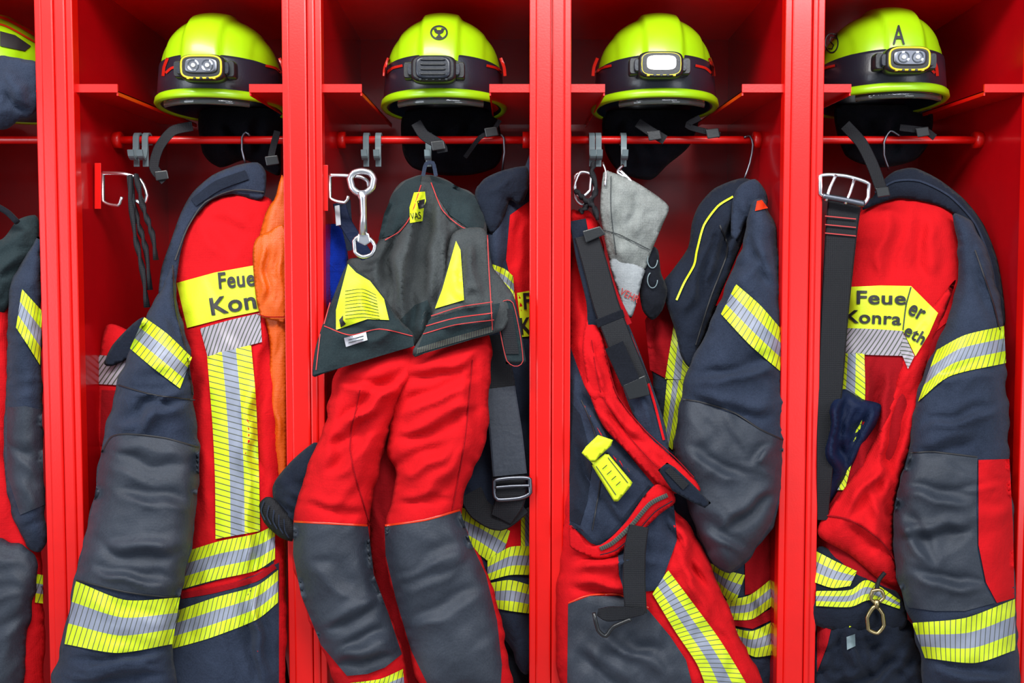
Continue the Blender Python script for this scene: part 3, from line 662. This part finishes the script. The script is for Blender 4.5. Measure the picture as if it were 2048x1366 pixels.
for k in range(9): seam('lettering',[ps(yp)],[(690,582+k*7),(725,578+k*7),(752+k,590+k*6)],1.0,'grey',t2,off=.001)
patch('emblem',[ps(yp)],[(678,640),(686,630),(686,640),(692,648),(682,655)],'ink',t2,off=.002,step=4)
patch('reflective_patch',[FR],[(912,482),(921,500),(928,600),(870,617),(884,580)],'pyel',t2,off=.005)
strip('hem',[FL],[(648,648),(700,668),(760,655),(826,672)],[(627,750),(690,733),(760,712),(828,692)],'green',t2,off=.006)
for pts in ([(640,668),(632,740)],[(648,652),(700,670),(760,658),(825,672)],[(660,605),(648,648)]): seam('stitching',[FL],pts,2,'redink',t2,off=.008)
patch('label',[FL],[(688,676),(732,664),(735,680),(692,694)],'white',t2,off=.009)
for k in range(2): seam('lettering',[FL],[(697,680+k*6),(727,672+k*6)],1.5,'grey',t2,off=.0105)
strip('hem',[FR],[(858,640),(920,620),(1000,606)],[(830,712),(900,692),(985,666)],'green',t2,off=.005)
strip('zipper',[FR],[(835,696),(900,676),(985,652)],[(833,708),(900,688),(985,664)],'zip',t2,off=.007)
for pts in ([(862,632),(920,614),(985,604)],[(852,652),(910,636),(985,626)],[(846,668),(910,650),(988,640)],[(975,470),(978,540),(985,660)]): seam('stitching',[FR],pts,2,'redink',t2,off=.007)
_,BT=blob('belt_tab',[(985,602),(1030,600),(1042,660),(1052,722),(1048,728),(1012,728),(1004,690)],-.05,.008,'green',t2,R=10,na=.001,smooth=False,step=6,back=.2)
patch('hook_and_loop',[BT],[(996,618),(1024,618),(1038,708),(1012,708)],'black',t2,off=.003)
seam('stitching',[BT],[(990,608),(1026,606),(1046,722),(1014,722),(990,608)],1.6,'redink',t2,off=.003)
# ================= LOCKER 3 =================
j3=thing('turnout_jacket','navy firefighter jacket hung sideways with yellow piping at collar','jacket',P(1480,1390,.05),'turnout jackets hanging in lockers')
D3=[(350,.15),(700,.08),(1150,.03),(1400,.03)]
_,B3=blob('body',[(1380,640),(1330,600),(1300,680),(1320,860),(1340,1010),(1400,1100),(1470,1250),(1500,1400),(1560,1400),(1560,900),(1500,600)],[(600,.14),(1400,.08)],.035,'navy',j3,R=50,na=.012,ns=(40,80),seed=20,auto=(12,80,30,.006))
patch('body_panel',[B3],[(1290,640),(1338,560),(1400,640),(1385,760),(1330,756),(1300,740)],'redd',j3)
strip('reflective_stripe',[B3],[(1385,640),(1378,760)],[(1352,622),(1330,758)],'ysyv',j3)
strip('reflective_stripe',[B3],[(1370,760),(1345,900)],[(1334,760),(1322,880)],'ysyv',j3)
patch('trim_band',[B3],[(1352,645),(1380,645),(1378,658),(1350,658)],'red',j3,off=.007)
patch('body_panel',[B3],[(1490,1080),(1552,1030),(1552,1180),(1490,1190)],'redd',j3)
strip('reflective_stripe',[B3],[(1418,1125),(1450,1140),(1490,1150)],[(1432,1170),(1455,1200),(1470,1210)],'ysy',j3,off=.007)
strip('reflective_stripe',[B3],[(1452,1200),(1500,1190),(1552,1150)],[(1462,1240),(1505,1238),(1552,1205)],'ysy',j3,off=.007)
strip('reflective_stripe',[B3],[(1462,1255),(1505,1262),(1552,1240)],[(1482,1300),(1510,1314),(1545,1310)],'ysy',j3,off=.007)
patch('trim_band',[B3],[(1455,1242),(1500,1240),(1552,1212),(1552,1236),(1505,1258),(1462,1250)],'redd',j3,off=.005)
_,P3=blob('front_panel',[(1398,410),(1430,376),(1485,356),(1520,372),(1515,420),(1492,470),(1462,540),(1432,610),(1405,680),(1382,735),(1362,712),(1350,660),(1330,600),(1326,565),(1345,540),(1376,495),(1384,445)],[(350,.14),(740,.04)],.030,'navyd',j3,R=26,na=.008,ns=(40,70),seed=21,folds=[(1470,420,1410,580,.020,10),(1500,380,1450,520,-.020,9),(1440,440,1370,640,.014,9)],auto=(6,110,15,.005))
seam('piping',[P3],[(1466,393),(1436,412),(1408,450),(1394,500),(1388,530),(1368,566),(1353,600)],4,'pyel',j3,off=.005)
seam('seam',[P3],[(1440,450),(1455,500),(1420,600),(1392,690)],3,'ink',j3)
blob('collar',[(1465,400),(1480,370),(1510,358),(1530,380),(1536,405),(1520,440),(1495,440),(1475,480),(1462,470)],.085,.022,'navy',j3,R=18,na=.006,seed=22,step=7,folds=[(1480,390,1500,430,.01,7)])
_,S3=blob('sleeve',[(1500,405),(1530,402),(1548,445),(1560,520),(1563,640),(1566,740),(1570,880),(1562,990),(1545,1050),(1500,1115),(1460,1148),(1425,1130),(1400,1080),(1375,1010),(1356,940),(1348,885),(1362,800),(1378,735),(1402,690),(1436,610),(1466,540),(1490,470)],[(400,.07),(700,.02),(1150,.0)],.058,'navy',j3,R=68,back=.35,
  folds=[(1390,770,1555,720,.014,11),(1380,800,1550,830,-.011,12),(1370,900,1490,970,.012,13),(1450,1060,1550,980,-.013,12),(1390,1040,1490,1110,.011,11),(1500,460,1540,580,-.014,11),(1500,930,1550,900,.01,10),(1450,580,1530,500,.008,10)],na=.007,ns=(70,100),seed=23,auto=(14,30,35,.005))
patch('elbow_patch',[S3],[(1362,800),(1400,806),(1470,830),(1520,860),(1568,882),(1560,985),(1543,1048),(1498,1113),(1460,1144),(1427,1128),(1402,1078),(1377,1008),(1358,938),(1350,885)],'patch',j3,off=.0035,label='dark grey coated elbow patch')
seam('seam',[S3],[(1362,798),(1400,804),(1470,826),(1520,858),(1567,880)],3,'ink',j3,off=.005)
strip('reflective_stripe',[S3],[(1472,568),(1520,610),(1564,660)],[(1442,628),(1500,690),(1560,742)],'ysy',j3)
patch('shoulder_tab',[P3,S3],[(1514,402),(1524,400),(1536,416),(1510,422)],'orred',j3,off=.005,step=5)
g3=thing('work_glove','grey suede work glove with red lettering clipped up by strap','glove',P(1270,635,.05))
_,G3=blob('glove_body',[(1207,345),(1228,346),(1268,362),(1315,392),(1338,415),(1325,450),(1302,505),(1288,540),(1250,535),(1222,530),(1206,460),(1200,420)],.05,.016,'suede',g3,R=14,na=.007,ns=(30,50),seed=24,step=6,folds=[(1225,370,1240,520,.008,8),(1270,380,1270,500,-.006,8)])
_,G4=blob('cuff',[(1220,518),(1287,536),(1284,560),(1272,610),(1262,636),(1248,622),(1238,590)],.045,.010,'cuffg',g3,R=12,na=.003,seed=25,step=6)
text([G4],'VEHR',(1238,588),(1274,606),14,g3,'redink',off=.003,bold=.01)
seam('seam',[G3],[(1207,460),(1240,470),(1300,500)],2,'grey',g3)
seam('seam',[G3],[(1222,352),(1222,420),(1232,510)],2,'grey',g3)
g5=thing('work_glove','black leather glove with pale stitching','glove',P(1300,640,.06))
_,G5=blob('glove_body',[(1285,512),(1300,492),(1316,500),(1322,545),(1335,580),(1325,620),(1305,640),(1285,620),(1278,570)],.06,.025,'blackf',g5,R=20,na=.01,ns=(20,25),seed=26,step=6)
for o_ in range(2): seam('stitching',[G5],ring_pts(1305,520+o_*40,10,16)[:20],2,'gplast',g5)
cb=thing('carabiner','chromed snap hooks on rod hook','carabiner',P(1170,400,.05),'snap hooks')
tube('carabiner_frame',[(1150,352,.06),(1175,345,.06),(1190,360,.06),(1186,390,.06),(1165,410,.06),(1150,395,.06)],.0036,'steel',cb,closed=True)
tube('carabiner_frame',[(1160,345,.05),(1182,350,.05),(1180,380,.05),(1160,395,.05),(1148,375,.05)],.003,'steel',cb,closed=True)
tube('cord',[(1188,325,.06),(1184,345,.05),(1192,380,.05),(1176,410,.05),(1160,425,.05)],.005,'black',cb,twist=.7,step=.002)
tube('cord',[(1205,325,.06),(1212,345,.05),(1210,372,.04)],.0024,'steel',cb)
tube('cord',[(1246,330,.07),(1235,345,.06),(1262,362,.05),(1240,340,.06)],.003,'steel',cb)
tube('cord',[(1150,380,.05),(1170,400,.045),(1188,415,.045),(1195,440,.045)],.005,'black',cb,twist=.7,step=.002)
# trousers 3
t3=thing('turnout_trousers','red and navy firefighter trousers hung by black suspenders','trousers',P(1300,1390,0),'turnout trousers hanging in lockers')
D4=[(420,.09),(700,.05),(1000,.01),(1400,-.02)]
_,A3=blob('front',[(1139,440),(1160,424),(1185,425),(1205,470),(1215,560),(1240,640),(1275,750),(1305,850),(1340,905),(1352,960),(1345,1010),(1385,1060),(1430,1150),(1470,1250),(1510,1400),(1132,1400),(1134,900),(1137,700)],D4,.05,'red',t3,R=38,
   folds=[(1160,470,1190,660,-.018,10),(1180,670,1235,830,.018,10),(1150,690,1190,830,-.016,10),(1350,1040,1450,1280,.022,14),(1150,1135,1290,1110,.020,10),(1140,1172,1300,1185,-.016,9),(1320,1010,1410,1170,-.018,10),(1155,790,1285,970,.016,11),(1150,880,1240,1050,-.016,11),(1380,1100,1480,1330,-.014,11),(1200,1260,1340,1340,.010,14),(1150,1300,1260,1380,-.010,14)],na=.008,ns=(50,90),seed=27,back=.3,auto=(12,55,30,.006))
patch('inner_bib',[A3],[(1139,690),(1150,720),(1168,770),(1210,850),(1262,915),(1312,975),(1290,1010),(1240,1070),(1205,1100),(1185,1085),(1165,1060),(1139,1045)],'navy',t3,off=.003)
patch('inner_bib',[A3],[(1139,800),(1160,830),(1185,920),(1175,1000),(1160,1050),(1139,1040)],'navyd',t3,off=.005)
seam('seam',[A3],[(1163,800),(1190,870),(1200,960),(1185,1060)],2.5,'ink',t3,off=.006)
patch('leg_panel',[A3],[(1235,1080),(1300,1030),(1348,1010),(1354,1080),(1318,1180),(1250,1188),(1238,1150)],'navy',t3,off=.003)
patch('knee_pad',[A3],[(1136,1208),(1180,1192),(1240,1192),(1295,1218),(1340,1272),(1372,1320),(1392,1398),(1134,1398)],'patch',t3,off=.005,label='dark grey coated knee pad')
seam('seam',[A3],[(1137,1206),(1180,1190),(1240,1190),(1297,1216)],3,'orred',t3,off=.006)
_,SP=blob('side_panel',[(1200,540),(1225,580),(1262,660),(1300,760),(1330,850),(1338,930),(1300,890),(1262,820),(1235,740),(1210,640)],[(540,.03),(930,-.04)],.018,'navy',t3,R=14,na=.005,seed=28,step=6,folds=[(1260,700,1320,880,.012,8)])
seam('edge_piping',[SP],[(1206,560),(1232,610),(1268,690),(1304,790),(1328,880)],5,'red',t3,off=.004)
_,WB=blob('waistband',[(1175,640),(1200,660),(1222,745),(1240,800),(1290,862),(1345,915),(1392,962),(1398,985),(1340,985),(1300,952),(1250,900),(1205,850),(1180,790),(1165,700)],[(625,.0),(980,-.05)],.010,'red',t3,R=7,na=.006,ns=(25,60),seed=29,step=5,folds=[(1180,680,1215,790,.010,8),(1210,810,1290,900,-.010,7),(1300,910,1370,960,.008,6),(1195,820,1260,880,.010,6)],auto=(6,45,30,.004))
for pts in ([(1183,680),(1200,780),(1240,850),(1310,930),(1370,975)],[(1210,700),(1235,790),(1290,860),(1350,915),(1388,955)]): seam('stitching',[WB],pts,1.8,'redd',t3)
_,HM=blob('hem',[(1345,985),(1315,968),(1290,990),(1255,1040),(1225,1072),(1200,1090),(1175,1090),(1160,1070),(1140,1050),(1140,1092),(1165,1108),(1200,1118),(1235,1108),(1275,1072),(1318,1030),(1350,1005)],[(970,-.06),(1100,-.05)],.012,'red',t3,R=9,na=.003,seed=30,step=5)
seam('zipper',[HM],[(1335,990),(1300,1008),(1262,1052),(1225,1086),(1200,1098)],9,'zip',t3,off=.004)
seam('stitching',[HM],[(1345,1002),(1310,1024),(1272,1066),(1232,1100),(1200,1110)],2,'navyd',t3,off=.004)
seam('hem_edge',[A3,HM],[(1140,1046),(1165,1066),(1190,1086),(1225,1066),(1262,1020),(1300,972)],7,'navyd',t3,off=.005)
_,VT=blob('belt_tab',[(1316,940),(1334,925),(1350,935),(1385,968),(1422,1006),(1410,1016),(1385,1005),(1345,982)],-.085,.006,'navyd',t3,R=8,na=.001,smooth=False,step=6)
patch('hook_and_loop',[VT],[(1330,942),(1340,934),(1378,968),(1366,980)],'black',t3)
_,YT=blob('reflective_tag',[(1182,928),(1214,905),(1265,965),(1262,972),(1236,1003),(1228,1003)],-.066,.004,'pyel',t3,R=6,na=.001,smooth=False,step=5)
blob('reflective_tag',[(1163,906),(1172,893),(1196,870),(1226,880),(1222,892),(1200,912),(1186,928)],-.072,.007,'pyel',t3,R=6,na=.002,smooth=False,step=5,folds=[(1180,890,1210,885,.006,5)])
for pts in ([(1192,932),(1232,990)],[(1216,915),(1256,966)]): seam('stitching',[YT],pts,1.5,'grey',t3,off=.002)
for k in range(4): seam('lettering',[YT],[(1205+k*9,938+k*11),(1214+k*9,930+k*11)],1.6,'ink',t3,off=.003)
strip('reflective_stripe',[A3],[(1336,1140),(1385,1205),(1440,1280),(1492,1366),(1506,1398)],[(1305,1188),(1350,1262),(1395,1330),(1420,1398)],'ysy',t3,off=.007)
SPn=[(1172,470,.01),(1190,530,.0),(1212,610,-.01),(1242,690,-.02),(1278,775,-.035)]
ribbon('suspender',SPn,[48,50,52,52,50],'black',t3,th=.006)
ribbon('suspender_padding',[(1155,440,.02),(1170,520,.01),(1190,600,.0),(1188,650,.0)],[34,34,36,26],'navyd',t3,th=.008)
ribbon('suspender_padding',[(1195,500,.012),(1222,580,.0),(1255,650,-.01)],[20,22,20],'redd',t3,th=.004)
ribbon('suspender_padding',[(1228,690,-.032),(1262,765,-.045)],[40,40],'blackf',t3,th=.006)
plate('slider_buckle',[(1165,462),(1200,452),(1212,468),(1172,486)],-.005,.008,'plast',t3,bev=.002)
plate('slider_buckle',[(1190,640),(1245,618),(1250,634),(1196,656)],-.018,.008,'blackf',t3,bev=.002)
plate('slider_buckle',[(1245,770),(1290,750),(1300,790),(1258,800)],-.048,.008,'plast',t3,bev=.002)
ribbon('lower_strap',[(1278,1052,-.065),(1270,1100,-.07),(1268,1160,-.075),(1272,1228,-.085)],[40,44,46,44],'black',t3,th=.004)
ribbon('strap_end',[(1288,1222,-.092),(1250,1226,-.10),(1215,1228,-.10),(1195,1224,-.095)],[14,26,30,14],'black',t3,th=.004)
tube('strap_buckle',[(1188,1226,-.102),(1196,1260,-.102),(1212,1272,-.102),(1226,1254,-.102),(1262,1238,-.102)],.004,'plast',t3)
# ================= LOCKER 4 =================
j4=thing('turnout_jacket','navy and red firefighter jacket with folded yellow name patch','jacket',P(1900,1390,0),'turnout jackets hanging in lockers')
D5=[(340,.17),(600,.11),(1000,.07),(1400,.03)]
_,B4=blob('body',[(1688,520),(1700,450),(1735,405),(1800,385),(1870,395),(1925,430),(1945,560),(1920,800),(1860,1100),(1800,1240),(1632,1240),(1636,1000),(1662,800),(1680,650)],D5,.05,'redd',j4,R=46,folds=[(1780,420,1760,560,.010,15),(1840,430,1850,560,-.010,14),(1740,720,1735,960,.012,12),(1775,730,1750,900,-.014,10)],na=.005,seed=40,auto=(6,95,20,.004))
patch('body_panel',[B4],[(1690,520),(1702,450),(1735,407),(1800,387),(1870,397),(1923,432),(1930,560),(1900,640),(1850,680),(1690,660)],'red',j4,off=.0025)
_,C4=blob('collar',[(1745,395),(1765,362),(1790,342),(1830,336),(1880,360),(1930,400),(1968,450),(1995,520),(2008,600),(2010,650),(1992,640),(1975,560),(1950,480),(1915,432),(1870,408),(1800,396),(1755,408),(1725,420),(1730,402)],[(330,.14),(650,.06)],.026,'navyd',j4,R=20,na=.005,seed=41)
seam('collar_edge',[C4],[(1750,385),(1790,362),(1840,362),(1900,392),(1950,446),(1980,520),(1996,600)],4,'navy',j4)
DS4=[(400,.10),(700,.03),(1100,-.01),(1400,-.03)]
_,S4=blob('sleeve',[(1905,425),(1940,440),(1972,500),(1995,580),(2008,660),(2014,780),(2020,920),(2027,1050),(2030,1200),(2032,1410),(1862,1410),(1842,1320),(1822,1240),(1800,1180),(1786,1100),(1788,1010),(1802,950),(1818,900),(1828,820),(1848,740),(1885,660),(1912,580),(1918,490)],DS4,.062,'navy',j4,R=70,back=.35,
  folds=[(1840,860,2000,820,.013,11),(1830,900,1950,880,-.010,10),(1800,980,1950,1010,.012,13),(1795,1080,1940,1060,-.013,13),(1820,1150,1970,1180,.012,11),(1940,470,1985,640,-.012,11),(1860,1340,2015,1350,.013,9),(1860,1375,2010,1370,-.01,9),(1795,1020,1860,1130,.012,10),(1870,760,1990,740,.008,10)],na=.007,ns=(70,100),seed=42,auto=(14,-5,35,.005))
patch('elbow_patch',[S4],[(1816,908),(1870,906),(1955,916),(1952,1010),(1955,1100),(1970,1170),(1990,1206),(1930,1222),(1870,1222),(1816,1215),(1798,1170),(1787,1100),(1789,1010)],'patch',j4,off=.0035,label='dark grey coated elbow patch')
patch('side_inset',[S4],[(1957,920),(2019,918),(2026,1050),(2029,1196),(1994,1206),(1972,1165),(1957,1090)],'red',j4,off=.003)
seam('seam',[S4],[(1816,906),(1870,904),(1955,914)],3,'ink',j4,off=.005)
seam('seam',[S4],[(1950,500),(1985,600),(2000,660)],3,'ink',j4,off=.005)
strip('reflective_stripe',[S4],[(1873,700),(1930,670),(2008,652)],[(1836,803),(1900,752),(2012,726)],'ysy',j4)
strip('reflective_stripe',[S4],[(1824,1246),(1930,1236),(2030,1198)],[(1850,1316),(1950,1326),(2031,1300)],'ysy',j4)
_,FD=blob('front_fold',[(1912,560),(1885,640),(1862,710),(1840,800),(1828,880),(1805,950),(1790,1010),(1788,1100),(1800,1170),(1760,1160),(1700,1110),(1640,1075),(1640,1045),(1690,975),(1740,900),(1775,820),(1800,730),(1815,690),(1850,630),(1885,590)],[(560,.06),(700,.055),(1100,.0)],.032,'red',j4,R=34,folds=[(1805,750,1760,940,.024,11),(1835,760,1785,980,-.020,11),(1775,930,1690,1030,.018,11),(1690,1045,1795,1115,-.014,10),(1740,960,1790,1080,.012,10)],na=.007,ns=(50,90),seed=43,back=.3,auto=(6,115,15,.006))
seam('seam',[FD],[(1650,1030),(1700,1040),(1760,1080),(1790,1120)],3,'redd',j4)
np4=patch('name_patch',[B4,FD],[(1692,574),(1760,571),(1822,572),(1850,600),(1876,626),(1858,668),(1831,712),(1806,662),(1750,658),(1688,656)],'pyel',j4,off=.005,label='bright yellow name patch')
q4=[ps(np4)]
text(q4,'Feue',(1713,607),(1812,609),26,j4,off=.003)
text(q4,'er',(1814,626),(1843,642),22,j4,off=.004)
text(q4,'Konra',(1690,644),(1802,650),25,j4,off=.003)
text(q4,'eth',(1806,668),(1844,690),25,j4,off=.004)
seam('patch_fold',q4,[(1822,574),(1812,612),(1806,660)],2.5,'grey',j4,off=.002)
strip('reflective_patch',[B4],[(1686,656),(1745,658),(1806,662)],[(1680,706),(1745,710),(1815,712)],'sil',j4)
strip('reflective_patch',[FD,B4],[(1808,668),(1829,712)],[(1800,700),(1816,738)],'sil',j4,off=.006)
strip('reflective_stripe',[B4],[(1729,706),(1728,820),(1690,980)],[(1679,706),(1668,820),(1655,980)],'ysyv',j4)
bg=thing('cloth','crumpled dark blue cloth tucked beside the red jacket front','cloth',P(1700,960,.0))
blob('cloth_body',[(1640,800),(1665,785),(1690,778),(1725,798),(1762,810),(1752,850),(1725,890),(1700,940),(1680,975),(1650,1020),(1636,1010),(1636,900)],.025,.028,'bluen',bg,R=26,na=.012,ns=(30,60),seed=44,step=6,folds=[(1680,790,1680,970,.020,9),(1745,815,1690,940,-.018,9),(1660,800,1655,960,-.016,8)],auto=(6,110,20,.007))
_,LB=blob('lower_body',[(1632,1100),(1670,1105),(1720,1140),(1790,1180),(1812,1215),(1800,1260),(1632,1250)],[(1100,.02),(1260,.0)],.025,'navyd',j4,R=25,na=.005,seed=45)
strip('reflective_stripe',[LB],[(1632,1102),(1670,1122),(1714,1142)],[(1630,1165),(1665,1176),(1700,1172)],'ysy',j4)
strip('reflective_stripe',[LB],[(1632,1182),(1700,1180),(1735,1160),(1800,1200)],[(1632,1212),(1700,1214),(1740,1200),(1800,1218)],'ysy',j4)
tr=thing('turnout_trousers','dark trousers crumpled beneath the jacket with yellow tag','trousers',P(1740,1400,0),'turnout trousers hanging in lockers')
_,TB=blob('leg',[(1632,1240),(1680,1205),(1760,1225),(1815,1240),(1840,1300),(1862,1410),(1632,1410)],.03,.04,'navyd',tr,R=35,na=.022,ns=(40,50),seed=46,auto=(16,20,80,.012))
patch('leg_panel',[TB],[(1634,1236),(1672,1216),(1655,1290),(1634,1345)],'redd',tr)
patch('reflective_tag',[TB],[(1708,1218),(1738,1218),(1716,1248),(1698,1255)],'pyel',tr,off=.005)
patch('label',[TB],[(1693,1274),(1710,1268),(1711,1292),(1694,1300)],'gplast',tr,off=.006)
br=thing('snap_hook','aged brass snap hook hanging from cord','carabiner',P(1750,1265,-.02),'snap hooks')
tube('hook_frame',[(1750,1212,-.03),(1765,1228,-.03),(1768,1250,-.03),(1755,1266,-.03),(1736,1258,-.03),(1734,1235,-.03)],.0042,'brass',br,closed=True)
tube('hook_eye',[(1745,1182,-.03),(1762,1180,-.03),(1768,1195,-.03),(1752,1206,-.03),(1741,1196,-.03)],.0034,'brass',br,closed=True)
tube('swivel',[(1754,1200,-.03),(1752,1216,-.03)],.006,'brass',br)
tube('cord',[(1752,1182,-.03),(1758,1160,-.02),(1770,1145,-.02)],.004,'black',br)
bt=thing('safety_belt','black webbing belt with chromed double-pin buckle','belt',P(1650,1040,.03))
ribbon('belt_webbing',[(1690,398,.02),(1682,470,.015),(1670,620,.01),(1660,780,.005),(1650,930,.0),(1645,1040,.005)],[68,64,56,50,34,22],'black',bt,th=.006)
for k in range(3): ribbon('stitching',[(1650,432+k*17,.008),(1712,438+k*17,.008)],2.2,'redink',bt,th=.002)
tube('buckle_frame',[(1640,352,.0),(1690,352,.0),(1738,368,.0),(1736,395,.0),(1722,410,.0),(1690,400,.0),(1640,388,.0)],.004,'steel',bt,closed=True)
tube('buckle_pin',[(1672,350,-.004),(1660,375,-.006),(1652,402,-.004)],.0032,'steel',bt)
tube('buckle_pin',[(1708,360,-.004),(1700,385,-.006),(1690,408,-.004)],.0032,'steel',bt)
tube('buckle_roller',[(1645,392,-.003),(1690,400,-.003),(1728,408,-.003)],.0065,'dsteel',bt)
# ================= LOCKER 0 =================
j0=thing('turnout_jacket','navy and red firefighter jacket, mostly hidden by the locker post','jacket',P(20,1390,.1),'turnout jackets hanging in lockers')
_,B5=blob('body',[(-60,600),(20,600),(40,900),(82,1105),(80,1400),(-60,1400)],.07,.04,'red',j0,R=40,na=.010,seed=50,auto=(8,80,30,.008))
blob('collar',[(-60,455),(0,480),(35,440),(70,430),(78,450),(72,510),(45,560),(20,610),(-10,640),(-60,640)],.05,.03,'green',j0,R=25,na=.010,ns=(40,40),seed=51,folds=[(-10,500,60,460,.012,9),(0,560,50,510,-.012,9)])
_,S5=blob('sleeve',[(20,580),(50,520),(78,470),(82,560),(84,700),(86,900),(92,1060),(82,1105),(55,1090),(28,1040),(12,960),(8,840),(14,720)],.03,.045,'navy',j0,R=40,na=.008,seed=52,auto=(10,10,40,.006))
strip('reflective_stripe',[S5],[(44,578),(64,600),(84,622)],[(32,655),(55,690),(80,730)],'ysy',j0)
patch('elbow_patch',[S5],[(14,815),(50,812),(84,820),(88,1010),(40,1030),(14,950)],'patch',j0)
blob('lower_sleeve',[(-60,1090),(30,1085),(72,1110),(74,1180),(55,1260),(35,1400),(-60,1400)],.03,.04,'patch',j0,R=35,na=.01,seed=53,auto=(8,0,50,.006))
strip('reflective_stripe',[B5],[(74,1148),(86,1150)],[(70,1205),(86,1207)],'ysy',j0)
tube('cord',[(-10,410,.02),(15,425,.02),(35,445,.02)],.006,'blackf',j0)
tp=thing('gear_bag','dark equipment bag in the bottom of the locker','bag',P(560,1500,.25),'dark bags on locker floor')
blob('bag_body',[(440,1240),(500,1225),(565,1250),(572,1500),(420,1500)],.2,.05,'blackf',tp,R=40,na=.02,ns=(50,50),seed=54)
tq=thing('gear_bag','dark equipment bag in the bottom of the locker','bag',P(1040,1500,.25),'dark bags on locker floor')
blob('bag_body',[(990,1260),(1060,1240),(1066,1500),(960,1500)],.16,.05,'blackf',tq,R=40,na=.02,ns=(50,50),seed=55)
# ---------- lights
def area(n,loc,tgt,sx,sy,e,c):
    ld=bpy.data.lights.new(n,'AREA'); ld.shape='RECTANGLE'; ld.size=sx; ld.size_y=sy; ld.energy=e; ld.color=c
    o=bpy.data.objects.new(n,ld); COL.objects.link(o); o.location=loc
    o.rotation_euler=(Vector(tgt)-Vector(loc)).to_track_quat('-Z','Y').to_euler(); return o
area('ceiling_light',(-.5,-1.5,3.0),(0,0,1.3),2.4,.4,84,(1,.98,.95))
area('ceiling_light',(1.2,-2.4,3.0),(.2,0,1.1),1.6,.5,44,(.95,.97,1))
area('fill_light',(-2.8,-2.2,1.6),(0,0,1.1),1.2,1.6,42,(.84,.91,1))  # added bluish fill lamps at both sides, no real window there
area('fill_light',(2.4,-3.0,1.0),(0,0,.9),1.2,1.4,26,(.9,.94,1))
w=bpy.data.worlds.new('world'); scene.world=w; w.use_nodes=True
w.node_tree.nodes['Background'].inputs[0].default_value=(.80,.87,1,1); w.node_tree.nodes['Background'].inputs[1].default_value=.38
# ---------- camera
cd=bpy.data.cameras.new('camera'); cd.sensor_width=36; cd.lens=36*F/2048; cd.clip_start=.05
co=bpy.data.objects.new('camera',cd); COL.objects.link(co); co.location=CAM; co.rotation_euler=(math.pi/2-TH,0,0); scene.camera=co
scene.view_settings.view_transform='Standard'; scene.view_settings.look='None'
